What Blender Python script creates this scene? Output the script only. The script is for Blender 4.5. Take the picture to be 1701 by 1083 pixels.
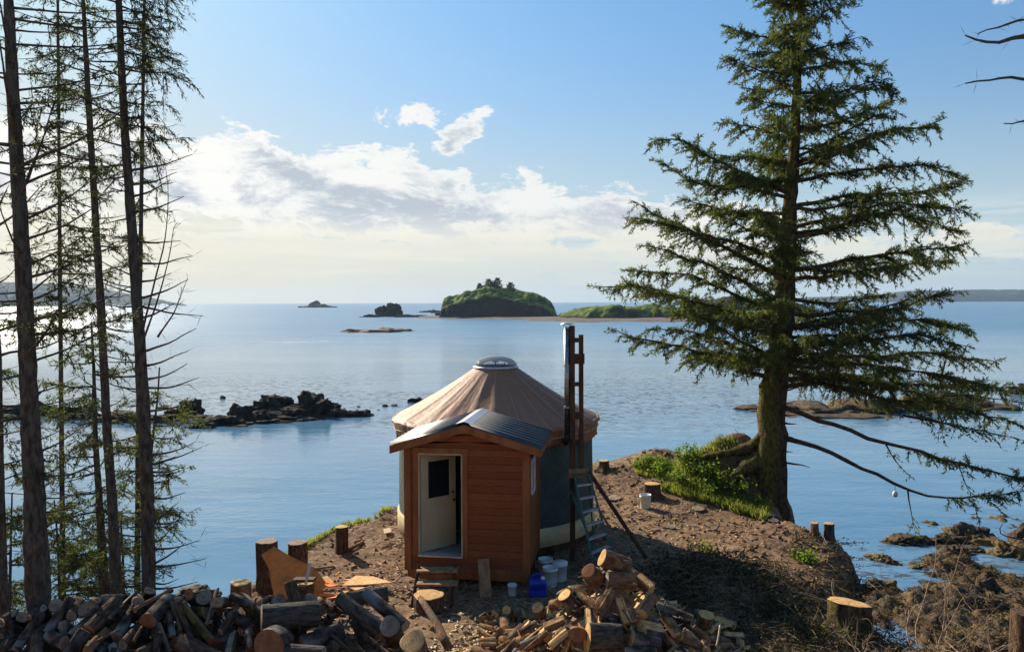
import bpy, math, random, os
import numpy as np
from mathutils import Vector, Matrix

for o in list(bpy.data.objects): bpy.data.objects.remove(o)
C = bpy.context.scene.collection
R = math.radians
SC = bpy.context.scene
WZ = -6.4            # water level
CAMZ = 5.6
F = 1330.0; CX = 850.5; CY = 541.5

# ---------------------------------------------------------------- camera
cd = bpy.data.cameras.new('camera'); cam = bpy.data.objects.new('camera', cd); C.objects.link(cam)
cd.sensor_width = 36; cd.lens = F / 1701 * 36; cd.clip_end = 40000; cd.clip_start = 0.1
cam.matrix_world = Matrix.Translation((0, 0, CAMZ)) @ Matrix.Rotation(R(90 - 1.744), 4, 'X') @ Matrix.Rotation(R(-0.22), 4, 'Z')
SC.camera = cam
CM = np.array(cam.matrix_world.to_3x3())
SC.view_settings.view_transform = 'Standard'; SC.view_settings.look = 'None'
SC.view_settings.exposure = 0.84; SC.view_settings.gamma = 1

# ---------------------------------------------------------------- sun and sky
SUN_EL, SUN_AZ = 26.5, -38.0            # azimuth measured from +Y towards +X
sd = Vector((math.sin(R(SUN_AZ)) * math.cos(R(SUN_EL)), math.cos(R(SUN_AZ)) * math.cos(R(SUN_EL)), math.sin(R(SUN_EL))))
sl = bpy.data.lights.new('sun', 'SUN'); sl.energy = 4.6; sl.angle = R(0.5); sl.color = (1.0, 0.86, 0.68)
so = bpy.data.objects.new('sun', sl); C.objects.link(so); so.rotation_euler = sd.to_track_quat('Z', 'Y').to_euler()
so.location = sd * 60

class NT:
    """small wrapper for building node trees"""
    def __init__(s, tree): s.t = tree; s.n = tree.nodes; s.l = tree.links
    def put(s, sock, v):
        if isinstance(v, bpy.types.NodeSocket): s.l.new(v, sock)
        elif v is not None:
            if hasattr(sock, 'default_value'):
                dv = sock.default_value
                try:
                    if len(dv) == 4 and len(v) == 3: v = (*v, 1)
                except TypeError: pass
                sock.default_value = v
    def m(s, op, a, b=None, c=None, clamp=False):
        n = s.n.new('ShaderNodeMath'); n.operation = op; n.use_clamp = clamp
        for i, v in enumerate((a, b, c)):
            if v is not None: s.put(n.inputs[i], v)
        return n.outputs[0]
    def vm(s, op, a, b=None):
        n = s.n.new('ShaderNodeVectorMath'); n.operation = op
        s.put(n.inputs[0], a)
        if b is not None: s.put(n.inputs[1], b)
        return n.outputs[0]
    def comb(s, x, y, z):
        n = s.n.new('ShaderNodeCombineXYZ')
        for i, v in enumerate((x, y, z)): s.put(n.inputs[i], v)
        return n.outputs[0]
    def sep(s, v):
        n = s.n.new('ShaderNodeSeparateXYZ'); s.put(n.inputs[0], v); return n.outputs
    def noise(s, vec, scale=1, det=4, rough=.55, dist=0, out=0):
        n = s.n.new('ShaderNodeTexNoise')
        if vec is not None: s.l.new(vec, n.inputs['Vector'])
        n.inputs['Scale'].default_value = scale; n.inputs['Detail'].default_value = det
        n.inputs['Roughness'].default_value = rough; n.inputs['Distortion'].default_value = dist
        return n.outputs[out]
    def vor(s, vec, scale=1, feat='F1', out=0):
        n = s.n.new('ShaderNodeTexVoronoi'); n.feature = feat
        if vec is not None: s.l.new(vec, n.inputs['Vector'])
        n.inputs['Scale'].default_value = scale; return n.outputs[out]
    def ss(s, v, a, b, lo=0., hi=1.):
        n = s.n.new('ShaderNodeMapRange'); n.interpolation_type = 'SMOOTHSTEP'
        s.put(n.inputs[0], v)
        for i, q in enumerate((a, b, lo, hi)): s.put(n.inputs[i + 1], q)
        return n.outputs[0]
    def mix(s, f, a, b, bt='MIX'):
        n = s.n.new('ShaderNodeMix'); n.data_type = 'RGBA'; n.blend_type = bt
        s.put(n.inputs[0], f); s.put(n.inputs[6], a); s.put(n.inputs[7], b)
        return n.outputs[2]
    def ramp(s, f, stops):
        n = s.n.new('ShaderNodeValToRGB'); s.put(n.inputs[0], f)
        e = n.color_ramp.elements
        while len(e) < len(stops): e.new(.5)
        for q, (p, c) in zip(e, stops): q.position = p; q.color = (*c, 1)
        return n.outputs[0]
    def pos(s): return s.n.new('ShaderNodeNewGeometry').outputs['Position']
    def nrm(s): return s.n.new('ShaderNodeNewGeometry').outputs['Normal']
    def obj(s): return s.n.new('ShaderNodeTexCoord').outputs['Object']
    def bump(s, h, strength=.5, dist=.02, normal=None):
        n = s.n.new('ShaderNodeBump'); n.inputs['Strength'].default_value = 1
        s.put(n.inputs['Strength'], strength); n.inputs['Distance'].default_value = dist
        s.put(n.inputs['Height'], h)
        if normal is not None: s.put(n.inputs['Normal'], normal)
        return n.outputs[0]

w = bpy.data.worlds.new('World'); SC.world = w; w.use_nodes = True
w.node_tree.nodes.clear(); t = NT(w.node_tree)
sky = t.n.new('ShaderNodeTexSky'); sky.sky_type = 'NISHITA'; sky.sun_disc = False
sky.sun_elevation = R(SUN_EL); sky.sun_rotation = R(SUN_AZ); sky.altitude = 10
sky.air_density = 1.0; sky.dust_density = 0.9; sky.ozone_density = 1.6
D = t.n.new('ShaderNodeTexCoord').outputs['Generated']
dx, dy, dz = t.sep(D)
az = t.m('ARCTAN2', dx, dy); el = t.m('ARCSINE', dz)
# the cloud bank: noise in azimuth and elevation, flattened towards the horizon
elw = t.m('POWER', t.m('MAXIMUM', el, .001), .75)
cv = t.comb(t.m('MULTIPLY', az, 6.0), t.m('MULTIPLY', elw, 10.5), 3.1)
cv2 = t.comb(t.m('ADD', t.m('MULTIPLY', az, 6.0), -.10), t.m('ADD', t.m('MULTIPLY', elw, 10.5), .12), 3.1)
n1 = t.noise(cv, 2.3, 12, .68, .35); n2 = t.noise(cv2, 2.3, 12, .66, .35)
def ell(a0, e0, wa, we, sl=0.):
    a = t.m('SUBTRACT', az, a0)
    e = t.m('SUBTRACT', t.m('SUBTRACT', el, e0), t.m('MULTIPLY', a, sl))
    return t.m('SUBTRACT', 1, t.m('ADD', t.m('POWER', t.m('ABSOLUTE', t.m('DIVIDE', a, wa)), 2), t.m('POWER', t.m('ABSOLUTE', t.m('DIVIDE', e, we)), 2)))
env = t.m('MAXIMUM', t.m('MULTIPLY', ell(-.22, .128, .42, .062, -.10), 1.1), ell(-.85, .15, .44, .09))
env = t.m('MAXIMUM', env, t.m('SUBTRACT', ell(-.062, .203, .040, .026, .5), .25))
env = t.m('MAXIMUM', env, t.m('SUBTRACT', ell(.02, .105, .36, .035, -.05), .0))
env = t.m('MAXIMUM', env, t.m('SUBTRACT', ell(-.2, .055, 1.1, .035), .18))
env = t.m('MAXIMUM', env, t.m('SUBTRACT', ell(.56, .315, .14, .03, -.1), 1.0))
env = t.m('MAXIMUM', env, t.m('SUBTRACT', ell(-.11, .23, .10, .03, 0), 1.0))
env = t.m('MAXIMUM', env, -1.5)
den = t.m('ADD', t.m('MULTIPLY', t.m('SUBTRACT', n1, .5), 4.8), env)
den2 = t.m('ADD', t.m('MULTIPLY', t.m('SUBTRACT', n2, .5), 3.6), env)
cov = t.ss(den, .02, .42)
lumps = t.noise(t.vm('ADD', cv, (4.2, 1.7, 0)), 1.25, 9, .62, .3)
shade = t.m('MULTIPLY', t.ss(t.m('ADD', lumps, t.m('MULTIPLY', t.m('SUBTRACT', den2, den), .10)), .40, .56), t.ss(den, .30, 1.0))
high = t.ss(el, .05, .12)
shade = t.m('MULTIPLY', shade, t.m('MULTIPLY', high, .95))
sunny = t.ss(az, .35, -.7)                      # brighter towards the sun
lit = t.mix(sunny, (6.6, 6.7, 6.6), (7.9, 7.8, 7.4))
lit = t.mix(high, (7.2, 6.6, 5.2), lit)
ccol = t.mix(shade, lit, (3.7, 4.15, 4.8))
lum = t.n.new('ShaderNodeRGBToBW'); t.l.new(sky.outputs[0], lum.inputs[0])
cmpf = t.m('POWER', t.m('ADD', 1, t.m('POWER', t.m('DIVIDE', lum.outputs[0], 6.5), 2)), -.5)
skc = t.vm('MULTIPLY', sky.outputs[0], t.comb(cmpf, cmpf, cmpf))
skc = t.mix(t.ss(el, .02, .40), skc, t.mix(1, skc, (0.70, 1.05, 1.26), 'MULTIPLY'))
# thin marine haze along the horizon, warm towards the sun
strk = t.noise(t.comb(t.m('MULTIPLY', az, 3.5), t.m('MULTIPLY', el, 58), 7.7), 1.0, 7, .6, .4)
low = t.m('MULTIPLY', t.m('MULTIPLY', t.ss(el, .02, .045), t.ss(el, .13, .085)), t.ss(strk, .38, .62))
hz = t.m('MULTIPLY', t.ss(el, .26, .0), .66)
hzc = t.mix(sunny, (4.0, 5.3, 6.3), (6.3, 6.2, 5.3))
skc = t.mix(hz, skc, hzc)
skc = t.mix(t.m('MULTIPLY', low, .8), skc, t.mix(sunny, (5.6, 6.0, 6.1), (7.6, 7.1, 5.7)))
fin = t.mix(t.m('MULTIPLY', cov, t.ss(el, .03, .10, .15, .97)), skc, ccol)
bg = t.n.new('ShaderNodeBackground'); bg.inputs[1].default_value = 0.075
t.l.new(fin, bg.inputs[0]); wo = t.n.new('ShaderNodeOutputWorld'); t.l.new(bg.outputs[0], wo.inputs[0])

# ---------------------------------------------------------------- materials
MATS = {}
def mat(name, fn):
    m = bpy.data.materials.new(name); m.use_nodes = True; m.node_tree.nodes.clear()
    t = NT(m.node_tree); out = t.n.new('ShaderNodeOutputMaterial')
    p = t.n.new('ShaderNodeBsdfPrincipled'); t.l.new(p.outputs[0], out.inputs[0])
    fn(t, p, out); MATS[name] = m; return m
def setp(t, p, **k):
    for a, v in k.items():
        key = {'col': 'Base Color', 'rough': 'Roughness', 'nrm': 'Normal', 'metal': 'Metallic', 'spec': 'Specular IOR Level', 'trans': 'Transmission Weight', 'ior': 'IOR'}[a]
        t.put(p.inputs[key], v)
def noisy(name, a, b, scale=6, det=5, rough=.8, bs=12, bd=.01, bstr=.6, stretch=(1, 1, 1), spec=.3, contrast=(.35, .65), metal=0, space='obj', third=None):
    def f(t, p, out):
        v = t.obj() if space == 'obj' else t.pos()
        v = t.vm('MULTIPLY', v, stretch)
        c = t.mix(t.ss(t.noise(v, scale, det), *contrast), a, b)
        if third: c = t.mix(t.ss(t.noise(v, scale * .37, 3), .5, .68), c, third)
        setp(t, p, col=c, rough=rough, spec=spec, metal=metal, nrm=t.bump(t.noise(v, bs, 5, .6), bstr, bd))
    return mat(name, f)

def f_ground(t, p, out):
    v = t.pos(); x, y, z = t.sep(v)
    n = t.noise(v, .9, 6, .62); n2 = t.noise(v, 9, 5, .65); n3 = t.noise(v, 38, 3, .6)
    c = t.mix(t.ss(n, .35, .68), (.100, .058, .032), (.235, .145, .080))
    c = t.mix(t.ss(n2, .42, .72), c, (.36, .245, .150))
    c = t.mix(t.m('MULTIPLY', t.ss(n3, .46, .34), .7), c, (.05, .03, .02))
    # sawdust and chips round the wood piles
    sw = t.m('MULTIPLY', t.ss(t.m('ADD', t.m('ABSOLUTE', t.m('SUBTRACT', x, -.15)), t.m('MULTIPLY', t.m('SUBTRACT', n2, .5), 1.6)), 1.5, .5), t.ss(t.m('ADD', y, t.m('MULTIPLY', t.m('SUBTRACT', n, .5), 2.)), 14.0, 13.0))
    c = t.mix(t.m('MULTIPLY', sw, .9), c, t.mix(t.ss(n3, .38, .6), (.24, .15, .07), (.50, .34, .17)))
    # moss near rims, cliff rock and weed below
    ms = t.ss(t.noise(v, .55, 5, .6), .60, .68)
    c = t.mix(t.m('MULTIPLY', ms, .6), c, (.055, .062, .016))
    cliff = t.ss(t.m('ADD', z, t.m('MULTIPLY', n2, .5)), -.1, -.8)
    c = t.mix(cliff, c, t.mix(t.ss(n2, .4, .6), (.016, .014, .008), (.060, .044, .024)))
    low = t.ss(t.m('ADD', z, t.m('MULTIPLY', n, 1.)), -4.9, -5.6)
    c = t.mix(low, c, t.mix(t.ss(n2, .4, .62), (.04, .022, .01), (.15, .09, .035)))
    setp(t, p, col=c, rough=.95, spec=.15, nrm=t.bump(t.m('ADD', n2, t.m('MULTIPLY', n3, .45)), .8, .03))
mat('ground', f_ground)

def f_water(t, p, out):
    v = t.pos(); x, y, z = t.sep(v)
    big = t.noise(t.vm('MULTIPLY', v, (1, 2.4, 1)), .006, 4, .5, .6)          # wind lanes
    mid = t.noise(t.vm('MULTIPLY', v, (1, 2.0, 1)), .045, 5, .6, .4)
    far = t.ss(y, 60, 260)
    chop = t.m('ADD', t.m('MULTIPLY', t.ss(big, .38, .62), .55), t.m('MULTIPLY', far, .55))
    rip = t.noise(t.vm('MULTIPLY', v, (1.0, 1.7, 1)), 1.7, 5, .55, .3)
    rip2 = t.noise(t.vm('MULTIPLY', v, (.6, 1.6, 1)), .35, 4, .55, .2)
    h = t.m('ADD', t.m('MULTIPLY', rip, .34), rip2)
    st = t.m('ADD', .035, t.m('MULTIPLY', chop, .36))
    nb = t.bump(h, st, .42)
    col = t.mix(t.ss(mid, .4, .6), (.090, .210, .330), (.125, .250, .365))
    # floating kelp and weed in the shallows, in bands beyond the outcrop and round the reefs
    kb = t.m('MULTIPLY', t.ss(y, 62, 84), t.ss(y, 150, 110))
    kb = t.m('MAXIMUM', kb, t.m('MULTIPLY', t.m('MULTIPLY', t.ss(x, 8, 13), t.ss(y, 48, 38)), t.ss(y, 22, 26)))
    kn = t.noise(t.vm('MULTIPLY', v, (.8, 1.5, 1)), 1.3, 6, .72, .5)
    kl = t.ss(t.noise(t.vm('MULTIPLY', v, (1, 1.8, 1)), .05, 3, .5), .36, .52)
    kelp = t.m('MULTIPLY', t.m('MULTIPLY', kb, kl), t.ss(kn, .525, .575))
    # foam streaks where the swell breaks round the outer reefs
    fo = t.m('MULTIPLY', t.ss(t.noise(t.vm('MULTIPLY', v, (.35, 1.2, 1)), .045, 7, .75, .3), .60, .72), t.m('MULTIPLY', t.ss(y, 120, 220), t.ss(y, 900, 500)))
    fo = t.m('MULTIPLY', fo, t.ss(x, 60, -60))
    rough = t.m('ADD', t.m('ADD', .05, t.m('MULTIPLY', t.ss(y, 40, 420), .30)), 0)
    setp(t, p, col=col, rough=rough, ior=1.333, nrm=nb, spec=.5)
    df = t.n.new('ShaderNodeBsdfDiffuse'); t.put(df.inputs[0], t.mix(t.m('GREATER_THAN', fo, kelp), (.055, .034, .022), (.80, .79, .74)))
    mx = t.n.new('ShaderNodeMixShader'); t.l.new(t.m('MULTIPLY', t.m('MAXIMUM', kelp, fo), .72), mx.inputs[0]); t.l.new(p.outputs[0], mx.inputs[1]); t.l.new(df.outputs[0], mx.inputs[2]); t.l.new(mx.outputs[0], out.inputs[0])
mat('water', f_water)

def f_foliage(a, b, c3, tr=.35, sc=1.4):
    def f(t, p, out):
        v = t.pos(); n = t.noise(v, sc, 4, .6); n2 = t.noise(v, 14, 2, .6)
        c = t.mix(t.ss(n, .36, .62), a, b); c = t.mix(t.ss(n2, .52, .72), c, c3)
        d = t.n.new('ShaderNodeBsdfTranslucent'); t.put(d.inputs[0], t.mix(1, c, (1.5, 1.7, .8), 'MULTIPLY'))
        setp(t, p, col=c, rough=.7, spec=.15)
        mx = t.n.new('ShaderNodeMixShader'); mx.inputs[0].default_value = tr
        t.l.new(p.outputs[0], mx.inputs[1]); t.l.new(d.outputs[0], mx.inputs[2]); t.l.new(mx.outputs[0], out.inputs[0])
    return f
mat('needles', f_foliage((.044, .066, .028), (.100, .112, .042), (.19, .155, .058), .42))
mat('needles_dark', f_foliage((.026, .034, .018), (.052, .056, .024), (.105, .088, .034), .35))
mat('leaves', f_foliage((.085, .135, .026), (.16, .215, .045), (.25, .28, .075), .5, 2.5))
mat('grass', f_foliage((.13, .155, .035), (.25, .25, .075), (.36, .32, .13), .5, 2))
mat('dry_twigs', f_foliage((.10, .065, .035), (.19, .13, .075), (.28, .22, .13), .1))
mat('seaweed', f_foliage((.045, .030, .014), (.125, .080, .032), (.26, .175, .06), .15, .6))
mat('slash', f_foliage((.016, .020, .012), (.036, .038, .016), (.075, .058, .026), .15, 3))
noisy('bark_grey', (.045, .036, .030), (.13, .105, .085), 22, 6, .95, 34, .03, 1., (1, 1, .35), .15, third=(.085, .09, .07))
noisy('bark_brown', (.055, .033, .022), (.15, .095, .06), 24, 6, .95, 36, .025, 1., (1, 1, .4), .15)
noisy('log_bark', (.034, .025, .020), (.12, .088, .068), 13, 6, .92, 30, .02, 1., (1, 1, .7), .15, third=(.20, .19, .17))
noisy('log_bark_red', (.12, .055, .028), (.29, .165, .085), 13, 6, .92, 30, .02, 1., (1, 1, .7), .15, third=(.15, .13, .09))
def f_bark_moss(t, p, out):
    v = t.obj(); n = t.noise(t.vm('MULTIPLY', v, (1, 1, .5)), 14, 6, .6)
    c = t.mix(t.ss(n, .38, .62), (.035, .026, .02), (.10, .075, .055))
    mo = t.ss(t.noise(v, 2.2, 5, .65), .38, .50)
    x, y, z = t.sep(t.nrm()); mo = t.m('MULTIPLY', mo, t.ss(t.m('ADD', t.m('MULTIPLY', x, -.8), t.m('MULTIPLY', z, .8)), -.5, .35))
    c = t.mix(mo, c, t.mix(t.ss(n, .35, .65), (.060, .056, .016), (.17, .14, .040)))
    setp(t, p, col=c, rough=.95, spec=.1, nrm=t.bump(t.noise(v, 16, 6, .65), 1., .06))
mat('bark_moss', f_bark_moss)
noisy('pale_twig', (.24, .15, .10), (.42, .30, .21), 9, 4, .85, 20, .005, .5)
def f_cut(a, b):
    def f(t, p, out):
        v = t.obj(); x, y, z = t.sep(v)
        r = t.m('SQRT', t.m('ADD', t.m('POWER', x, 2), t.m('POWER', y, 2)))
        ring = t.m('SINE', t.m('ADD', t.m('MULTIPLY', r, 200), t.m('MULTIPLY', t.noise(v, 9, 3), 9)))
        c = t.mix(t.ss(t.noise(v, 10, 5), .35, .65), a, b)
        c = t.mix(t.ss(ring, .1, 1, 0, .55), c, (.22, .11, .05)); c = t.mix(t.ss(r, .022, .006, 0, .6), c, (.14, .065, .03))
        c = t.mix(t.ss(t.noise(v, 46, 2), .6, .75, 0, .4), c, (.20, .09, .04))
        setp(t, p, col=c, rough=.85, spec=.2, nrm=t.bump(t.noise(v, 60, 3), .5, .006))
    return f
mat('cut_wood', f_cut((.54, .31, .11), (.72, .48, .21)))
mat('cut_orange', f_cut((.22, .085, .04), (.33, .15, .07)))
mat('cut_grey', f_cut((.20, .15, .11), (.34, .27, .20)))
noisy('rock', (.018, .016, .013), (.060, .048, .036), 1.4, 8, .95, 3.5, .25, 1., spec=.2, space='pos')
noisy('rock_far', (.016, .017, .014), (.045, .042, .034), .5, 8, .95, 1.2, .8, 1., spec=.1, space='pos')
noisy('reef_weed', (.030, .020, .012), (.115, .074, .034), 2.4, 8, .85, 7, .12, 1., spec=.35, space='pos', third=(.19, .125, .038))
def f_island(t, p, out):
    v = t.pos(); x, y, z = t.sep(v); nx, ny, nz = t.sep(t.nrm())
    n = t.noise(v, .12, 6, .6); n2 = t.noise(v, .9, 5, .65)
    g = t.mix(t.ss(n, .38, .62), (.10, .16, .022), (.21, .27, .05))
    g = t.mix(t.ss(n2, .45, .7), g, (.035, .055, .014))
    rk = t.mix(t.ss(n2, .35, .65), (.014, .014, .010), (.050, .042, .028))
    k = t.ss(t.m('ADD', nz, t.m('MULTIPLY', t.m('SUBTRACT', n2, .5), .5)), .52, .74)
    hgt = t.ss(t.m('ADD', z, t.m('MULTIPLY', n2, 2.)), -4.0, -2.6)
    setp(t, p, col=t.mix(t.m('MULTIPLY', k, hgt), rk, g), rough=.95, spec=.1, nrm=t.bump(n2, 1., .8))
mat('island', f_island)
noisy('gravel', (.085, .072, .062), (.19, .16, .135), .35, 8, .95, 2, .1, .6, spec=.2, space='pos', third=(.12, .075, .04))
noisy('far_forest', (.014, .024, .018), (.035, .050, .032), .02, 6, .95, .05, 8, 1., spec=.05, space='pos')
def f_siding(t, p, out):
    v = t.obj(); x, y, z = t.sep(v)
    row = t.m('FLOOR', t.m('DIVIDE', z, .142))
    wn = t.n.new('ShaderNodeTexWhiteNoise'); wn.noise_dimensions = '1D'; t.put(wn.inputs['W'], row)
    g = t.noise(t.vm('MULTIPLY', v, (1.5, 1.5, 18)), 4, 6, .6)
    c = t.mix(t.ss(g, .35, .65), (.20, .056, .017), (.33, .104, .032))
    c = t.mix(t.m('MULTIPLY', wn.outputs[0], .65), c, (.17, .042, .014))
    c = t.mix(t.ss(t.vor(v, 3.5), .055, .03), c, (.08, .025, .01))
    c = t.mix(t.ss(t.m('ADD', z, t.m('MULTIPLY', t.noise(v, 5, 5, .6), .5)), .82, .50, 0, .55), c, (.13, .085, .055))
    c = t.mix(t.ss(t.noise(t.vm('MULTIPLY', v, (1, 1, .25)), 2.2, 5, .6), .55, .75, 0, .45), c, (.15, .075, .04))
    setp(t, p, col=c, rough=.66, spec=.25, nrm=t.bump(g, .5, .012))
mat('cedar_siding', f_siding)
noisy('cedar_trim', (.22, .072, .022), (.32, .118, .038), 5, 6, .6, 9, .006, .5, (1, 1, .2), .35)
noisy('lumber', (.22, .115, .055), (.36, .21, .11), 4, 6, .8, 10, .008, .5, (3, 3, .4), .25)
noisy('lumber_dark', (.050, .026, .015), (.115, .060, .032), 4, 6, .8, 10, .008, .5, (3, 3, .4), .2)
noisy('lumber_pale', (.42, .33, .20), (.58, .48, .32), 4, 6, .8, 10, .008, .4, (3, 3, .5), .25)
noisy('plywood', (.50, .40, .19), (.66, .55, .29), 3, 5, .75, 12, .003, .3, (1, 1, 2), .3)
noisy('osb', (.80, .21, .035), (.85, .27, .06), 9, 3, .8, 30, .004, .5, (1, 1, 1), .25, third=(.42, .17, .06))
noisy('osb_pale', (.60, .34, .13), (.78, .50, .22), 9, 3, .8, 30, .004, .4, (1, 1, 1), .25)
noisy('door_paint', (.44, .36, .21), (.50, .42, .26), 2, 4, .5, 20, .001, .2, (1, 1, 1), .4)
noisy('white_plastic', (.66, .66, .62), (.78, .78, .74), 4, 4, .42, 9, .002, .2, (1, 1, 1), .5, third=(.58, .56, .5))
noisy('blue_plastic', (.010, .028, .30), (.016, .045, .42), 4, 3, .28, 6, .004, .3, (1, 1, 1), .5)
noisy('steel_pipe', (.26, .26, .26), (.38, .38, .38), 6, 4, .42, 10, .002, .3, (1, 1, 4), .5, metal=1)
noisy('aluminium', (.55, .56, .57), (.72, .72, .72), 9, 4, .4, 10, .002, .3, (1, 1, 1), .5, metal=.7)
noisy('ladder_green', (.030, .105, .080), (.05, .15, .115), 6, 4, .5, 10, .002, .2, (1, 1, 1), .4)
noisy('roof_metal', (.045, .049, .053), (.07, .075, .08), 3, 4, .48, 4, .003, .3, (1, 1, 1), .6, metal=.2)
noisy('ridge_metal', (.52, .54, .57), (.66, .67, .69), 3, 4, .36, 4, .004, .3, (1, 1, 1), .6, metal=.5)
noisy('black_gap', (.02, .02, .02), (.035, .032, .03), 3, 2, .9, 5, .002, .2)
noisy('floor_grey', (.20, .20, .20), (.28, .28, .27), 3, 4, .6, 12, .002, .2)
def f_tarp(t, p, out):
    v = t.obj(); x, y, z = t.sep(v); a = t.m('ARCTAN2', y, x)
    r = t.m('SQRT', t.m('ADD', t.m('POWER', x, 2), t.m('POWER', y, 2)))
    g = t.noise(t.comb(t.m('MULTIPLY', t.m('COSINE', a), 9), t.m('MULTIPLY', t.m('SINE', a), 9), t.m('MULTIPLY', r, .6)), 1.2, 5, .6)
    c = t.mix(t.ss(g, .3, .7), (.235, .098, .046), (.32, .145, .072))
    c = t.mix(t.ss(t.noise(v, 7, 5, .6), .45, .7, 0, .5), c, (.33, .19, .115))
    wn = t.n.new('ShaderNodeTexWhiteNoise'); wn.noise_dimensions = '1D'; t.put(wn.inputs['W'], t.m('FLOOR', t.m('MULTIPLY', a, 12 / math.pi)))
    c = t.mix(t.m('MULTIPLY', wn.outputs[0], .5), c, (.36, .22, .135))
    seam = t.ss(t.m('ABSOLUTE', t.m('SINE', t.m('MULTIPLY', a, 12))), .075, .03)
    c = t.mix(t.m('MULTIPLY', seam, .8), c, (.46, .30, .19))
    cr = t.m('ADD', t.noise(t.vm('MULTIPLY', v, (1, 1, .6)), 5, 5, .6, .6), t.m('MULTIPLY', g, .8))
    setp(t, p, col=c, rough=.55, spec=.25, nrm=t.bump(cr, .35, .04))
mat('tarp', f_tarp)
def f_wall(t, p, out):
    v = t.obj(); x, y, z = t.sep(v); a = t.m('MULTIPLY', t.m('ARCTAN2', y, x), 2.4)
    s1 = t.m('ABSOLUTE', t.m('SINE', t.m('MULTIPLY', t.m('ADD', a, z), 11)))
    s2 = t.m('ABSOLUTE', t.m('SINE', t.m('MULTIPLY', t.m('SUBTRACT', a, z), 11)))
    la = t.ss(t.m('MINIMUM', s1, s2), .0, .30)
    c = t.mix(t.ss(t.noise(v, 3, 5), .35, .65), (.050, .066, .056), (.075, .092, .078))
    c = t.mix(t.m('MULTIPLY', t.m('SUBTRACT', 1, la), .2), c, (.12, .14, .115))
    setp(t, p, col=c, rough=.8, spec=.3, nrm=t.bump(t.m('ADD', la, t.noise(v, 4, 4)), .5, .02))
mat('wall_fabric', f_wall)
def f_glass(t, p, out):
    setp(t, p, col=(.8, .85, .9), rough=.06, spec=.6)
    tr = t.n.new('ShaderNodeBsdfTransparent'); lw = t.n.new('ShaderNodeLayerWeight'); lw.inputs[0].default_value = .35
    mx = t.n.new('ShaderNodeMixShader'); t.l.new(t.m('ADD', t.m('MULTIPLY', lw.outputs[0], .75), .10), mx.inputs[0])
    t.l.new(tr.outputs[0], mx.inputs[1]); t.l.new(p.outputs[0], mx.inputs[2]); t.l.new(mx.outputs[0], out.inputs[0])
mat('clear_dome', f_glass)
def f_pane(t, p, out): setp(t, p, col=(.012, .016, .020), rough=.06, spec=.6)
mat('dark_pane', f_pane)

# ---------------------------------------------------------------- helpers
def ray(px, py):
    d = CM @ np.array([(px - CX) / F, -(py - CY) / F, -1.0]); return d
def P(px, py, Y):
    d = ray(px, py); k = Y / d[1]; return np.array([d[0] * k, Y, CAMZ + d[2] * k])
def PW(px, py):       # where the sight line meets the water
    d = ray(px, py); k = (WZ - CAMZ) / d[2]; return np.array([d[0] * k, d[1] * k, WZ])
def hsh(i):
    i = i.astype(np.int64) & 0xffffffff
    i = ((i ^ (i >> 16)) * 0x45d9f3b) & 0xffffffff; i = ((i ^ (i >> 16)) * 0x45d9f3b) & 0xffffffff
    return ((i ^ (i >> 16)) & 0xffffff) / float(0xffffff)
def vnoise(p, seed=0):
    p = np.asarray(p, float); f = np.floor(p); u = p - f; u = u * u * (3 - 2 * u); f = f.astype(np.int64)
    r = 0
    for a in (0, 1):
        for b in (0, 1):
            for c in (0, 1):
                h = hsh((f[:, 0] + a) * 73856093 ^ (f[:, 1] + b) * 19349663 ^ (f[:, 2] + c) * 83492791 ^ seed * 7919)
                r = r + h * (u[:, 0] if a else 1 - u[:, 0]) * (u[:, 1] if b else 1 - u[:, 1]) * (u[:, 2] if c else 1 - u[:, 2])
    return r * 2 - 1
def fbm(p, sc=1., octv=4, seed=0, gain=.5):
    r = 0; a = 1.; p = np.asarray(p, float) * sc
    for i in range(octv): r = r + a * vnoise(p + 17.3 * i, seed + i); a *= gain; p = p * 2.03
    return r
def link(name, me, m=None, parent=None, smooth=False):
    o = bpy.data.objects.new(name, me); C.objects.link(o)
    if m: me.materials.append(MATS[m])
    if parent: o.parent = parent
    if smooth: me.polygons.foreach_set('use_smooth', [True] * len(me.polygons))
    return o
def mesh_np(name, V, Q, m, parent=None, smooth=False):
    V = np.asarray(V, np.float32).reshape(-1, 3); Q = np.asarray(Q, np.int32); k = Q.shape[1]
    me = bpy.data.meshes.new(name); me.vertices.add(len(V)); me.vertices.foreach_set('co', V.ravel())
    me.loops.add(Q.size); me.loops.foreach_set('vertex_index', Q.ravel())
    me.polygons.add(len(Q)); me.polygons.foreach_set('loop_start', np.arange(0, Q.size, k, dtype=np.int32))
    me.update(calc_edges=True)
    return link(name, me, m, parent, smooth)
def tag(o, label, cat, group=None):
    o['label'] = label; o['category'] = cat
    if group: o['group'] = group
    return o
def struct(o): o['kind'] = 'structure'; return o
def empty(name, loc, label, cat, group=None, rz=0):
    o = bpy.data.objects.new(name, None); C.objects.link(o); o.location = loc; o.rotation_euler = (0, 0, rz)
    o.empty_display_size = .2
    return tag(o, label, cat, group)
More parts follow.
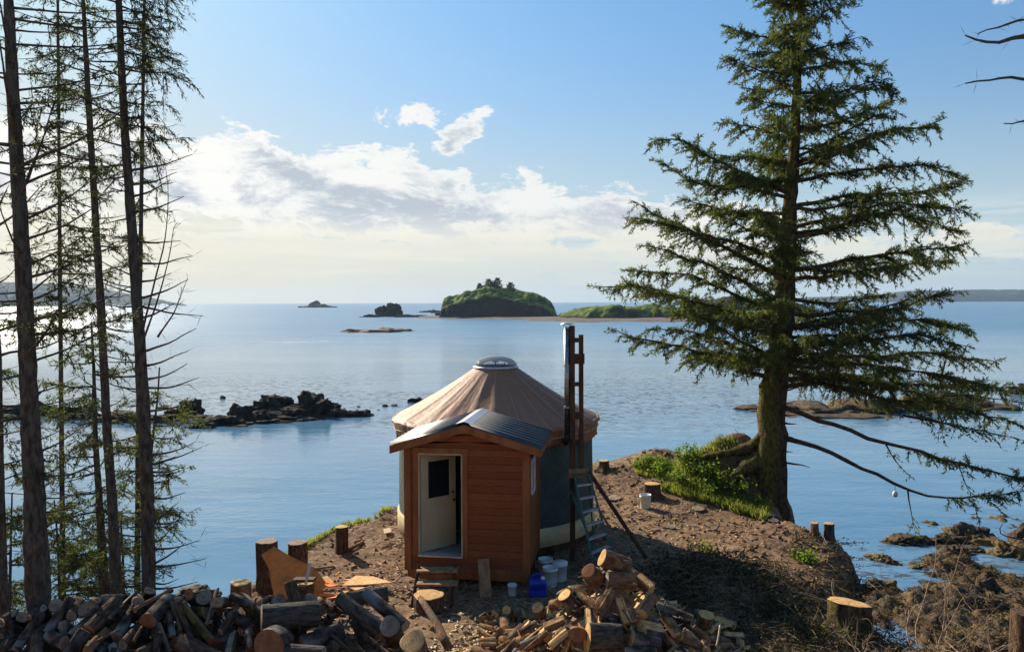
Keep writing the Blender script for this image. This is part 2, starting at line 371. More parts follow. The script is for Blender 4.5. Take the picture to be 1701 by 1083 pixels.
class MB:
    def __init__(s): s.v = []; s.f = []
    def add(s, V, Fc):
        b = len(s.v); s.v += [tuple(map(float, q)) for q in V]; s.f += [tuple(i + b for i in f) for f in Fc]; return s
    def box(s, a, b, M=None):
        (x0, y0, z0), (x1, y1, z1) = a, b
        V = [Vector(q) for q in ((x0, y0, z0), (x1, y0, z0), (x1, y1, z0), (x0, y1, z0), (x0, y0, z1), (x1, y0, z1), (x1, y1, z1), (x0, y1, z1))]
        if M is not None: V = [M @ q for q in V]
        return s.add(V, ((3, 2, 1, 0), (4, 5, 6, 7), (0, 1, 5, 4), (1, 2, 6, 5), (2, 3, 7, 6), (3, 0, 4, 7)))
    def bar(s, p, q, w, h, up=(0, 0, 1)):
        p = Vector(p); q = Vector(q); d = q - p; L = d.length; d.normalize()
        u = Vector(up); sx = d.cross(u)
        if sx.length < 1e-3: sx = d.cross(Vector((0, 1, 0)))
        sx.normalize(); u = sx.cross(d)
        M = Matrix((( sx.x, d.x, u.x, p.x), (sx.y, d.y, u.y, p.y), (sx.z, d.z, u.z, p.z), (0, 0, 0, 1)))
        return s.box((-w / 2, 0, -h / 2), (w / 2, L, h / 2), M)
    def prism(s, poly, n):            # closed planar polygon pushed along n
        k = len(poly); n = np.array(n); A = [np.array(q, float) for q in poly]
        V = A + [a + n for a in A]
        return s.add(V, [tuple(range(k))[::-1], tuple(range(k, 2 * k))] + [(i, (i + 1) % k, (i + 1) % k + k, i + k) for i in range(k)])
    def tube(s, pts, rad, n=10, caps=True, rough=0., seed=0, tf=None):
        V, Q, R_ = tube_np(pts, rad, n, rough, seed)
        b = len(s.v); s.v += [tuple(q) for q in V.tolist()]; s.f += [tuple(int(i) + b for i in q) for q in Q]
        if caps:
            s.f.append(tuple(b + i for i in range(n))[::-1]); m = len(V) - n; s.f.append(tuple(b + m + i for i in range(n)))
        return s
    def lathe(s, prof, n=28, c=(0, 0, 0), close=False):
        b = len(s.v)
        for r, z in prof:
            for i in range(n):
                a = 2 * math.pi * i / n; s.v.append((c[0] + r * math.cos(a), c[1] + r * math.sin(a), c[2] + z))
        for j in range(len(prof) - 1):
            for i in range(n):
                k = (i + 1) % n; s.f.append((b + j * n + i, b + j * n + k, b + (j + 1) * n + k, b + (j + 1) * n + i))
        if close: s.f.append(tuple(b + i for i in range(n))[::-1]); m = b + (len(prof) - 1) * n; s.f.append(tuple(m + i for i in range(n)))
        return s
    def build(s, name, m, parent=None, smooth=False, bevel=0.):
        me = bpy.data.meshes.new(name); me.from_pydata(s.v, [], s.f); me.update()
        o = link(name, me, m, parent, smooth)
        if bevel:
            b = o.modifiers.new('bevel', 'BEVEL'); b.width = bevel; b.segments = 2; b.limit_method = 'ANGLE'
        return o
def tube_np(pts, rad, n=8, rough=0., seed=0):
    pts = np.asarray(pts, float); k = len(pts); rad = np.broadcast_to(np.asarray(rad, float), (k,))
    T = np.gradient(pts, axis=0); T /= np.linalg.norm(T, axis=1)[:, None] + 1e-9
    u = np.cross(T[0], [0, 0, 1.]);
    if np.linalg.norm(u) < .05: u = np.cross(T[0], [1., 0, 0])
    u /= np.linalg.norm(u); V = []
    a = np.arange(n) * 2 * math.pi / n
    for i in range(k):
        u = u - T[i] * np.dot(u, T[i]); u /= np.linalg.norm(u) + 1e-9; w_ = np.cross(T[i], u)
        V.append(pts[i] + rad[i] * (np.cos(a)[:, None] * u + np.sin(a)[:, None] * w_))
    V = np.concatenate(V)
    if rough:
        c = np.repeat(pts, n, axis=0); r = np.repeat(rad, n)
        V = c + (V - c) * (1 + rough * fbm(V / np.maximum(r, .02)[:, None], .9, 3, seed))[:, None]
    Q = []
    for j in range(k - 1):
        i = np.arange(n); Q.append(np.stack([j * n + i, j * n + (i + 1) % n, (j + 1) * n + (i + 1) % n, (j + 1) * n + i], 1))
    return V, np.concatenate(Q), rad
def resample(pts, n):
    pts = np.asarray(pts, float); d = np.r_[0, np.cumsum(np.linalg.norm(np.diff(pts, axis=0), axis=1))]
    s = np.linspace(0, d[-1], n)
    # smooth the polyline by cubic-ish interpolation
    out = np.stack([np.interp(s, d, pts[:, i]) for i in range(3)], 1)
    for _ in range(2):
        o = out.copy(); o[1:-1] = .25 * out[:-2] + .5 * out[1:-1] + .25 * out[2:]; out = o
    return out

# ---------------------------------------------------------------- terrain
RIM = [(-60, 12), (-22, 10.5), (-13, 10.0), (-9, 10.3), (-6.6, 11.2), (-5.3, 12.6), (-5.0, 14.6), (-5.15, 16.6), (-5.2, 18.3), (-4.5, 20.2), (-3.4, 21.6), (-2.6, 23.2), (-.5, 25.3), (2.6, 26.6), (5.2, 25.8), (7.6, 23.6), (7.35, 21.6), (7.3, 20.2), (7.75, 19.1), (7.0, 17.6), (6.4, 16.2), (6.0, 14.8), (6.3, 13.2), (8.2, 11.3), (13, 9.3), (22, 8), (60, 9), (60, -60), (-60, -60)]
def rim_dist(X, Y):          # signed distance to the rim, positive outside (below the bluff)
    pts = np.array(RIM, float); n = len(pts); dmin = np.full(X.shape, 1e9); ins = np.zeros(X.shape, bool)
    for i in range(n):
        a = pts[i]; b = pts[(i + 1) % n]; e = b - a
        tt = np.clip(((X - a[0]) * e[0] + (Y - a[1]) * e[1]) / (e @ e), 0, 1)
        dmin = np.minimum(dmin, np.hypot(X - a[0] - tt * e[0], Y - a[1] - tt * e[1]))
        if a[1] != b[1]:
            c = ((a[1] > Y) != (b[1] > Y)) & (X < (b[0] - a[0]) * (Y - a[1]) / (b[1] - a[1]) + a[0]); ins ^= c
    return np.where(ins, -dmin, dmin)
def seg(X, Y, a, b):
    e = np.array(b) - np.array(a); tt = np.clip(((X - a[0]) * e[0] + (Y - a[1]) * e[1]) / (e @ e), 0, 1)
    return np.hypot(X - a[0] - tt * e[0], Y - a[1] - tt * e[1])
def sst(x, a, b):
    u = np.clip((x - a) / (b - a), 0, 1); return u * u * (3 - 2 * u)
def pileR(X, Y): return .2 + 1.66 * np.maximum(0, 1 - np.hypot((X - 1.5) / 1.05, Y - 11.8) / 1.75) ** 1.12 * (np.hypot(X - 1.5, Y - 11.8) < 1.95)
def pileL(X, Y):
    rdg = np.interp(X, [-7.5, -6, -4.6, -3.6, -2.6, -1.75, -1.0, -.6], [1.4, 1.85, 2.10, 2.03, 1.98, 1.95, 1.2, .3])
    return rdg - np.interp(Y - .08 * X, [8.0, 8.6, 9.45, 9.75, 10.4, 10.8], [.75, .45, .0, .12, 1.3, 3.])
def height(X, Y, fine=True):
    X = np.asarray(X, float); Y = np.asarray(Y, float)
    h = .066 * np.maximum(13 - np.maximum(Y, -3), 0) ** 1.6
    h = h + .75 * np.exp(-(seg(X, Y, (4.6, 24.9), (6.9, 22.9)) / 1.15) ** 2) + .80 * np.exp(-((X - 6.5) ** 2 / .9 + (Y - 22.9) ** 2 / .5)) + .5 * np.exp(-(seg(X, Y, (5.2, 23.2), (6.5, 22.5)) / .5) ** 2) + .30 * np.exp(-((X - 2.5) ** 2 / 9 + (Y - 25.5) ** 2 / 6))
    h = h + .30 * np.exp(-((X - 4.2) ** 2 / 2 + (Y - 15.2) ** 2 / 1.5))
    h = np.maximum(h, pileR(X, Y) - .42)          # core of the right wood pile
    h = np.maximum(h, pileL(X, Y) - .27)        # core of the left wood pile
    P3 = np.stack([X.ravel(), Y.ravel(), 0 * X.ravel()], 1)
    d = rim_dist(X, Y) + .35 * fbm(P3, .55, 4, 3).reshape(X.shape) + .16 * fbm(P3, 2.4, 3, 33).reshape(X.shape)
    drop = np.interp(d, [-.9, -.2, .25, .7, 1.6, 3.2, 6, 10], [0, .08, .8, 2.4, 4.0, 5.4, 6.5, 8.0])
    left = sst(X, -3, -7)           # gentler wooded slope on the left
    dl = np.interp(d, [-.6, 0, 1, 3, 7, 12, 18], [0, .15, .9, 2.6, 5.0, 6.6, 8.2])
    drop = drop * (1 - left) + dl * left
    h = h - drop
    amp = sst(d, -1, 1)
    n = .07 * fbm(P3, .8, 3, 5).reshape(X.shape)
    if fine: n = n + .30 * amp * (1 - left) * np.abs(fbm(P3, 1.3, 3, 14).reshape(X.shape)) + (.020 + .14 * amp) * fbm(P3, 3.2, 4, 9).reshape(X.shape)
    return h + n
def hz_at(x, y): return float(height(np.array([x]), np.array([y]))[0])
def GP(px, py, y0=6, y1=34):      # where the sight line meets the terrain
    ys = np.linspace(y0, y1, 1200); d = ray(px, py)
    X = d[0] / d[1] * ys; Z = CAMZ + d[2] / d[1] * ys; H = height(X, ys)
    i = np.argmax(Z < H);
    if Z[i] >= H[i]: i = len(ys) - 1
    return np.array([X[i], ys[i], H[i]])
def grid(xs, ys, hf, name, m, smooth=True):
    X, Y = np.meshgrid(xs, ys); Z = hf(X, Y); V = np.stack([X.ravel(), Y.ravel(), Z.ravel()], 1)
    nx, ny = len(xs), len(ys); i, j = np.meshgrid(np.arange(nx - 1), np.arange(ny - 1)); a = (j * nx + i).ravel()
    return mesh_np(name, V, np.stack([a, a + 1, a + nx + 1, a + nx], 1), m, None, smooth)
xs = np.r_[np.linspace(-60, -14.2, 40), np.arange(-14, 14, .075), np.linspace(14.2, 60, 40)]
ys = np.r_[np.linspace(-50, 6.8, 40), np.arange(7, 28.5, .075), np.linspace(28.7, 55, 30)]
struct(grid(xs, ys, height, 'ground', 'ground'))
# water: one sheet out to the horizon
me = bpy.data.meshes.new('water'); S = 9000
me.from_pydata([(-S, -S, WZ), (S, -S, WZ), (S, S, WZ), (-S, S, WZ)], [], [(0, 1, 2, 3)]); struct(link('water', me, 'water'))
# weed-covered beach at the foot of the bluff
def beach(X, Y):
    P3 = np.stack([X.ravel(), Y.ravel(), 0 * X.ravel()], 1)
    shore = sst(X * .55 - Y, -16.5, -23.8 + 2)
    dd = Y - (29.5 + .38 * (X - 12))
    base = np.interp(dd, [-14, -6, -2, 1, 3.5, 7, 12], [.9, .55, .2, -.02, -.2, -.36, -.8])
    n = .42 * fbm(P3, .35, 3, 21).reshape(X.shape) + .30 * np.abs(fbm(P3, 1.1, 3, 22).reshape(X.shape)) + .17 * np.abs(fbm(P3, 3.2, 3, 23).reshape(X.shape))
    side = -1.2 * sst(-X, -8.5, -6.5)
    return WZ + base + n - .08 + side
struct(grid(np.arange(6.5, 34, .11), np.arange(16, 46, .11), beach, 'beach', 'reef_weed'))

# ================================================================ YURT
YC = (-.40, 19.6)
yurt = empty('yurt', (YC[0], YC[1], 0), 'round yurt with tan tarp roof and dark green wall behind the cedar entry shed', 'yurt')
def ring(name, prof, m, n=192, fold=None, parent=yurt, smooth=True):
    V = []; Q = []
    a = np.arange(n) * 2 * math.pi / n
    for j, (r, z) in enumerate(prof):
        rr = np.full(n, float(r)); zz = np.full(n, float(z))
        if fold: rr, zz = fold(j / (len(prof) - 1), a, rr, zz)
        V.append(np.stack([rr * np.cos(a), rr * np.sin(a), zz], 1))
    i = np.arange(n)
    for j in range(len(prof) - 1): Q.append(np.stack([j * n + i, j * n + (i + 1) % n, (j + 1) * n + (i + 1) % n, (j + 1) * n + i], 1))
    return mesh_np(name, np.concatenate(V), np.concatenate(Q), m, parent, smooth)
def circ(a, k, seed=0, z=0.): return fbm(np.stack([np.cos(a) * k, np.sin(a) * k, np.full_like(a, z)], 1), 1, 4, seed)
# wall, base band, platform
ring('wall', [(2.37, .52), (2.37, .8), (2.36, 1.6), (2.35, 2.2), (2.36, 2.86)], 'wall_fabric', 288, lambda t, a, r, z: (r + .014 * circ(a, 6, 3, t * 3), z))
ring('base_band', [(2.40, .20), (2.415, .21), (2.415, .60), (2.385, .615), (2.36, .61)], 'plywood', 96)
p = MB(); p.lathe([(2.34, .02), (2.34, .22)], 48, close=True)
for k in range(-4, 5): p.box((-2.3 * math.cos(k * .24) , k * .5 - .04, .02), (2.3 * math.cos(k * .24), k * .5 + .04, .215))
p.build('platform', 'lumber_dark', yurt)
# cone roof with sag between rafters, wrinkles and a soft curl at the eave
def roof_fold(t, a, r, z):
    sag = .030 * (np.abs(np.sin(a * 12)) - .5) * math.sin(math.pi * min(1, t * 1.05)) * (.4 + .6 * t)
    wr = .014 * circ(a, 5, 5, t * 1.2) * (.3 + t) + .004 * circ(a, 22, 6, t * .8) * t
    return r + wr * .4, z - sag + wr + .015 * circ(a, 3, 9, 0) * t
prof = [(.50, 4.005)] + [(.50 + 1.93 * u, 4.0 - 1.16 * u - .05 * math.sin(math.pi * u)) for u in np.linspace(.02, 1, 34)] + [(2.47, 2.80)]
ring('roof', prof, 'tarp', 432, roof_fold)
# bunched valance hanging over the eave, a rolled hem and its rope
def val_fold(t, a, r, z):
    g = circ(a, 14, 12, t * .8); g2 = circ(a, 40, 13, t)
    return r + (.035 * g + .03 * g2) * (.3 + t), z + .05 * circ(a, 4, 15, 0) * t + .03 * g * t
ring('valance', [(2.40, 2.84), (2.48, 2.82), (2.51, 2.74), (2.48, 2.66), (2.46, 2.58), (2.43, 2.47), (2.42, 2.38), (2.38, 2.36)], 'tarp', 432, val_fold)
rl = MB(); a = np.linspace(0, 2 * math.pi, 200)
rp = np.stack([(2.48 + .02 * circ(a, 7, 31)) * np.cos(a), (2.48 + .02 * circ(a, 7, 31)) * np.sin(a), 2.77 + .035 * circ(a, 5, 33)], 1)
rl.tube(rp, .045 + .02 * circ(a, 11, 35), 9, False, .25); rl.build('rolled_hem', 'tarp', yurt, True)
rl = MB(); rp[:, 2] -= .17; rl.tube(rp, .011, 6, False); rl.build('tension_rope', 'lumber_pale', yurt, True)
# skylight dome
dm = MB(); dm.lathe([(.53, 3.985), (.56, 3.99), (.56, 4.02), (.53, 4.035)], 48); dm.build('skylight_ring', 'aluminium', yurt, True)
pr = [(.53 * math.cos(q), 4.02 + .27 * math.sin(q)) for q in np.linspace(0, math.pi / 2 - .02, 12)]
dm = MB(); dm.lathe(pr, 48); dd = dm.build('skylight_dome', 'clear_dome', yurt, True)
dm = MB(); dm.box((-.012, -.30, 4.03), (.012, -.27, 4.15)); dm.box((-.07, -.31, 4.14), (.07, -.26, 4.165)); dm.box((.2, -.02, 4.03), (.225, .01, 4.11)); dm.box((-.3, .1, 4.02), (.3, .13, 4.04))
dm.build('skylight_latch', 'black_gap', yurt)

# ================================================================ ENTRY SHED
FR = P(878, 955, 15.42); TH = R(-8.6)      # front right bottom corner and yaw
shed = empty('entry_shed', (FR[0], FR[1], 0), 'small cedar-sided entry shed with ribbed metal gable roof and half-open cream door', 'shed', rz=TH)
SW, SD, Z0, ZE, ZR = 2.46, 1.75, .30, 2.79, 3.15   # width (towards -x), depth, floor edge, eave, ridge
DX0, DX1, DZ0, DZ1 = -2.20, -1.30, .60, 2.62
def topz(x): return ZE + (ZR - ZE) * (1 - abs((x + SW / 2) / (SW / 2)))
f = MB(); rows = np.arange(Z0, ZR, .142)
def plank(x0, x1, z0, z1):
    z0 += .003; z1 -= .003; a = min(z1, topz(x0)); b = min(z1, topz(x1))
    pts = [(x0, z0), (x1, z0), (x1, max(b, z0 + .001)), (x0, max(a, z0 + .001))]
    # gable peak inside the row: split at the ridge
    f.prism([(q[0], -.0, q[1]) for q in pts], (0, .022, 0))
for z in rows:
    z1 = z + .142
    def lim(zz):      # half-width of the gable at height zz
        return SW / 2 if zz <= ZE else max(0, SW / 2 * (ZR - zz) / (ZR - ZE))
    hw = lim(z)
    xl, xr = -SW / 2 - hw, -SW / 2 + hw
    if hw < .03: continue
    if z1 <= ZE:
        if z1 > DZ0 + .01 and z < DZ1 - .01: plank(xl, DX0, z, z1); plank(DX1, xr, z, z1)
        else: plank(xl, xr, z, z1)
    else: plank(xl, -SW / 2, z, z1); plank(-SW / 2, xr, z, z1)
f.build('front_wall', 'cedar_siding', shed)
for side in (0, 1):
    s = MB()
    x0, x1 = ((-.022, 0), (-SW, -SW + .022))[side]
    for z in np.arange(Z0, ZE - .01, .142):
        z1 = min(z + .139, ZE)
        if side == 0 and z1 > 1.75 and z < 2.45: s.box((x0, .022, z), (x1, .42, z1)); s.box((x0, .92, z), (x1, SD, z1))
        else: s.box((x0, .022, z), (x1, SD, z1))
    s.build('side_wall', 'cedar_siding', shed)
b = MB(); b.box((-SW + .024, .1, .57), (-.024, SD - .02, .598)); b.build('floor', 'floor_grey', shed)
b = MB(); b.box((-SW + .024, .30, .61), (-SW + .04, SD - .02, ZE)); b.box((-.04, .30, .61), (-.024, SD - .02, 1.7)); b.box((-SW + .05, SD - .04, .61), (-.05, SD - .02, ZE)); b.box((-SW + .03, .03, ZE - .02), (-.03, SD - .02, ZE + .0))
b.build('shade_lining', 'black_gap', shed)  # near-black sheets: shade of the shed interior put into their colour
tr = MB()
for bx in (((-.11, -.022, Z0 - .02), (.022, -.001, ZE + .02)), ((-SW - .022, -.022, Z0 - .02), (-SW + .11, -.001, ZE + .02)), ((.001, -.0, Z0 - .02), (.022, .11, ZE)), ((.001, SD - .1, Z0 - .02), (.022, SD, ZE))):
    tr = MB(); tr.box(*bx); tr.build('corner_board', 'cedar_trim', shed)
tr = MB()
for a, b_ in ((DX0 - .10, DX0), (DX1, DX1 + .10)): tr.box((a, -.026, DZ0 - .03), (b_, -.002, DZ1 + .002))
tr.box((DX0 - .12, -.030, DZ1 + .004), (DX1 + .12, -.002, DZ1 + .11)); tr.build('door_casing', 'cedar_trim', shed)
tr = MB()
tr.box((DX0 + .001, -.01, DZ0), (DX0 + .03, .11, DZ1)); tr.box((DX1 - .03, -.01, DZ0), (DX1 - .001, .11, DZ1)); tr.box((DX0 + .031, -.01, DZ1 - .03), (DX1 - .031, .11, DZ1 - .001))
tr.build('door_jamb', 'lumber_pale', shed)
tr = MB(); tr.box((DX0, -.06, DZ0 - .028), (DX1, .14, DZ0 + .004)); tr.build('door_sill', 'aluminium', shed)
tr = MB(); tr.box((-SW + .03, .004, .14), (-.02, .05, Z0 - .003)); tr.box((-SW + .03, 1.2, .0), (-.02, 1.3, Z0 - .003)); tr.box((-1.35, -.034, .30), (.0, -.003, .36)); tr.build('skirt_board', 'cedar_trim', shed)
# the open door: hinged left, swung inwards
door = bpy.data.objects.new('door', None); C.objects.link(door); door.parent = shed; door.location = (DX0 + .035, .10, 0); door.rotation_euler = (0, 0, R(47))
DW = .83; z0, z1 = DZ0 + .012, DZ1 - .035; wx0, wx1, wz0, wz1 = .15, DW - .15, z0 + 1.04, z1 - .17
g = MB()
g.box((0, 0, z0), (wx0, .044, z1)); g.box((wx1, 0, z0), (DW, .044, z1)); g.box((wx0, 0, z0), (wx1, .044, wz0)); g.box((wx0, 0, wz1), (wx1, .044, z1))
g.build('door_leaf', 'door_paint', door)
g = MB()
for q in ((wx0 - .03, wx0 + .012, wz0 - .03, wz1 + .03), (wx1 - .012, wx1 + .03, wz0 - .03, wz1 + .03)): g.box((q[0], -.012, q[2]), (q[1], -.001, q[3]))
for q in ((wz0 - .03, wz0 + .012), (wz1 - .012, wz1 + .03)): g.box((wx0 + .013, -.012, q[0]), (wx1 - .013, -.001, q[1]))
for x in np.linspace(.08, DW - .08, 8): g.box((x - .003, -.003, z0 + .12), (x + .003, -.0005, wz0 - .08))
g.build('window_frame', 'door_paint', door)
g = MB(); g.box((wx0, .015, wz0), (wx1, .025, wz1)); g.build('window_pane', 'dark_pane', door)
g = MB(); g.tube([(DW - .07, -.05, z0 + .95), (DW - .07, -.001, z0 + .95)], .012, 10); g.tube([(DW - .07, -.055, z0 + .95), (DW - .07, -.04, z0 + .95)], .028, 12); g.tube([(DW - .07, -.02, z0 + 1.1), (DW - .07, -.001, z0 + 1.1)], .024, 12)
g.build('door_handle', 'black_gap', door)
# side window
wn = MB()
for a in ((.42, .46), (.88, .92)): wn.box((-.02, a[0], 1.75), (.030, a[1], 2.45))
for a in ((1.75, 1.79), (2.41, 2.45)): wn.box((-.02, .461, a[0]), (.030, .879, a[1]))
wf = wn.build('window_frame', 'white_plastic', shed)
wn = MB(); wn.box((-.012, .46, 1.79), (-.002, .88, 2.41)); wn.build('window_pane', 'dark_pane', wf)
# roof: two ribbed slopes, fascia boards, soffit and ridge cap
OH, OF, OB = .28, .17, .06
pitch = math.atan2(ZR - ZE, SW / 2)
def slope(sgn, name):
    L = (SW / 2 + OH) / math.cos(pitch); nx = 2; Y0, Y1 = -OF, SD + OB
    # rib profile across y; ribs run down the slope
    prof = []; y = Y0; pitch_y = .247
    while y < Y1 - .02:
        prof += [(y, 0), (y + .085, 0), (y + .135, .055), (y + .205, .055), (y + .225, .0)]; y += pitch_y
    prof.append((Y1, 0)); V = []; Q = []
    for u in (0, L):
        for (yy, hh) in prof:
            x = -SW / 2 + sgn * (u * math.cos(pitch) + hh * math.sin(pitch)); z = ZR + .075 - u * math.sin(pitch) + hh * math.cos(pitch)
            V.append((x, yy, z))
    k = len(prof)
    for i in range(k - 1): Q.append((i, i + 1, k + i + 1, k + i) if sgn < 0 else (i + 1, i, k + i, k + i + 1))
    o = mesh_np(name, V, Q, 'roof_metal', shed); sm = o.modifiers.new('thickness', 'SOLIDIFY'); sm.thickness = .004
    return o
slope(1, 'roof_slope'); slope(-1, 'roof_slope')
fs = MB()
for sgn in (1, -1):
    xe = -SW / 2 + sgn * (SW / 2 + OH - .01); ze = ZR + .07 - (SW / 2 + OH - .01) * math.tan(pitch)
    for yy, th in ((-OF + .005, .03), (SD + OB - .035, .03)):
        fs.prism([(-SW / 2, yy, ZR + .066), (-SW / 2, yy, ZR - .085), (xe, yy, ze - .16), (xe, yy, ze - .008)], (0, th, 0))
    fs.prism([(xe, -OF + .037, ze - .14), (xe, -OF + .037, ze - .012), (xe - sgn * .03, -OF + .037, ze - .006), (xe - sgn * .03, -OF + .037, ze - .14)], (0, SD + OB + OF - .075, 0))
fs.build('fascia_board', 'cedar_trim', shed)
sf = MB()
for sgn in (1, -1):
    x1 = -SW / 2 + sgn * (SW / 2 + OH - .045); zz = ZR + .05
    sf.prism([(-SW / 2, -OF + .04, zz), (-SW / 2, -OF + .04, zz - .03), (x1, -OF + .04, zz - .03 - abs(x1 + SW / 2) * math.tan(pitch)), (x1, -OF + .04, zz - abs(x1 + SW / 2) * math.tan(pitch))], (0, OF - .066, 0))
    sf.prism([(-SW / 2, .03, zz), (-SW / 2, .03, zz - .03), (x1, .03, zz - .03 - abs(x1 + SW / 2) * math.tan(pitch)), (x1, .03, zz - abs(x1 + SW / 2) * math.tan(pitch))], (0, SD - .02, 0))
sf.build('roof_sheathing', 'lumber', shed)
rc = MB()
for sgn in (1, -1):
    c, s_ = math.cos(pitch), math.sin(pitch)
    rc.prism([(-SW / 2, -OF - .01, ZR + .136), (-SW / 2, -OF - .01, ZR + .128), (-SW / 2 + sgn * .17 * c, -OF - .01, ZR + .128 - .17 * s_), (-SW / 2 + sgn * .17 * c, -OF - .01, ZR + .136 - .17 * s_)], (0, SD + OF + OB + .02, 0))
rc.build('ridge_cap', 'ridge_metal', shed)

# ================================================================ STEPS, CHIMNEY, LADDER
def bars(name, m, parent, items, bevel=.004):
    for q in items:
        g = MB(); g.bar(*q); g.build(name, m, parent, bevel=bevel)
S0 = P(726, 990, 14.9)
st = empty('porch_steps', (S0[0], S0[1], 0), 'low wooden porch steps with two treads below the open door', 'steps', rz=TH)
def loc(px, py, Y, o=S0): # world point -> local of steps
    q = Matrix.Rotation(-TH, 3, 'Z') @ (Vector(P(px, py, Y)) - Vector((o[0], o[1], 0))); return q
for (py, Y) in ((946, 15.15), (968, 14.85)):
    a = loc(693, py, Y); b_ = loc(761, py, Y - .02); bars('tread', 'lumber', st, [(a, b_, .26, .04)])
for px0, px1, py1 in ((696, 684, 1008), (757, 748, 1012)):
    a = loc(px0, 940, 15.25); b_ = loc(px1, py1, 14.5); bars('stringer', 'lumber_dark', st, [(a, b_, .045, .11)])
g = MB(); g.bar(loc(697, 957, 15.1), loc(758, 957, 15.1), .03, .10); g.build('riser', 'cedar_trim', st)

CH = P(945, 930, 17.25)
def G0(px, py, Y): q = P(px, py, Y); return np.array([q[0], q[1], max(q[2], hz_at(q[0], q[1]))])
def at0(o, q): return Vector(q) - Vector(o.location)
fr = empty('chimney_frame', (CH[0], CH[1], 0), 'tall dark timber frame of two posts with cross blocks beside the yurt', 'timber frame')
def lb(o, a, b, w, h, m, name, **k):
    g = MB(); g.bar(at0(o, a), at0(o, b), w, h, **k); return g.build(name, m, o, bevel=.004)
p1 = P(950.5, 541, 17.2); p2 = P(965, 556, 17.2)
lb(fr, (p1[0], 17.2, -.1), p1, .11, .10, 'lumber_dark', 'post', up=(0, 1, 0))
lb(fr, (p2[0], 17.2, 2.0), p2, .10, .10, 'lumber_dark', 'post', up=(0, 1, 0))
for py, h in ((565, .10), (596, .22), (638, .09), (690, .16), (735, .12)):
    z = P(955, py, 17.12)[2]; lb(fr, (p1[0] - .03, 17.12, z), (p2[0] + (.07 if py == 596 else .04), 17.12, z), .05, h, 'lumber_dark', 'cross_block')
z = P(955, 786, 17.1)[2]; lb(fr, (p1[0] - .09, 17.1, z), (p2[0] + .16, 17.1, z), .06, .20, 'lumber', 'ledger_board')
lb(fr, P(978, 783, 17.1), G0(1073, 926, 16.9), .08, .19, 'lumber_dark', 'diagonal_brace', up=(0, 1, 0))
lb(fr, P(948, 815, 17.2), G0(996, 935, 16.6), .05, .10, 'ladder_green', 'diagonal_brace', up=(0, 1, 0))
lb(fr, P(990, 838, 18.0), G0(1019, 886, 17.8), .05, .09, 'lumber', 'diagonal_brace', up=(0, 1, 0))
sp = empty('stovepipe', (P(942, 700, 17.18)[0], 17.2, 0), 'silver stovepipe with flat rain cap rising along the timber frame', 'chimney')
x0 = sp.location[0]; zt = P(945, 545, 17.2)[2]
g = MB(); g.lathe([(.06, 2.75), (.06, zt)], 24, close=True); g.build('pipe', 'steel_pipe', sp, True)
g = MB(); g.lathe([(.074, 3.3), (.074, 3.34)], 24, close=True); g.lathe([(.074, 4.2), (.074, 4.24)], 24, close=True); g.build('collar', 'steel_pipe', sp)
g = MB(); g.lathe([(.06, zt + .001), (.06, zt + .03)], 20, close=True)
for k in range(4): a = k * math.pi / 2 + .5; g.bar((.07 * math.cos(a), .07 * math.sin(a), zt - .02), (.09 * math.cos(a), .09 * math.sin(a), zt + .085), .008, .008)
g.lathe([(.14, zt + .075), (.145, zt + .085), (.05, zt + .115), (.001, zt + .12)], 24); g.build('rain_cap', 'aluminium', sp, True)
g = MB(); g.tube([(0, 0, 2.75), (0, .05, 2.6), (0, .35, 2.5), (0, .5, 2.5)], .068, 16); g.build('elbow', 'black_gap', sp, True)
la = empty('step_ladder', tuple(GP(990, 926)), 'green fibreglass step ladder with bare metal treads under the timber frame', 'ladder')
la.location = (la.location[0], la.location[1], hz_at(la.location[0], la.location[1]))
ltl, ltr = P(954, 790, 17.05), P(978, 788, 17.05); lbl, lbr = G0(984, 930, 16.4), G0(1016, 917, 16.5)
for a, b_ in ((ltl, lbl), (ltr, lbr)): lb(la, a, b_, .045, .12, 'ladder_green', 'side_rail', up=(0, 1, 0))
for a, b_ in ((ltl, P(950, 905, 17.5)), (ltr, P(985, 885, 17.7))):
    b_[2] = max(b_[2], hz_at(b_[0], b_[1])); lb(la, a, b_, .03, .05, 'ladder_green', 'rear_rail', up=(0, 1, 0))
for k in range(6):
    u = .12 + k * .16; a = ltl + (lbl - ltl) * u; b_ = ltr + (lbr - ltr) * u
    lb(la, a, b_, .13, .035, 'aluminium', 'tread')
lb(la, ltl + np.array([-.02, 0, .02]), ltr + np.array([.02, 0, .02]), .14, .035, 'ladder_green', 'top_cap')

# ================================================================ BUCKETS AND SMALL THINGS
def bucket(px, py, r, h, label, m='white_plastic', Y=None, tilt=(0, 0), group=None, lid=False, handle=True, Z=None):
    q = GP(px, py) if Y is None else P(px, py, Y); z = hz_at(q[0], q[1]) if Z is None else Z
    o = empty('bucket', (q[0], q[1], z - .01), label, 'bucket', group); o.rotation_euler = (tilt[0], tilt[1], px)
    g = MB(); prof = [(r * .84, 0), (r * .99, h * .86), (r * 1.05, h * .865), (r * 1.05, h * .89), (r, h * .895), (r * 1.0, h * .985), (r * 1.03, h), (r * .95, h), (r * .80, .012), (.001, .01)]
    g.lathe(prof, 32); g.lathe([(r * .84, 0), (.001, 0)], 32); g.build('body', m, o, True)
    if handle:
        g = MB(); a = np.linspace(0, math.pi, 14); g.tube([(r * 1.05 * math.cos(q_), -r * .9 * math.sin(q_) - .01, h * .87 - .13 * math.sin(q_)) for q_ in a], .003, 6); g.build('handle', 'steel_pipe', o, True)
    if lid: g = MB(); g.lathe([(r * 1.07, h - .02), (r * 1.07, h + .012), (.001, h + .014)], 32); g.build('lid', m, o, True)
    return o
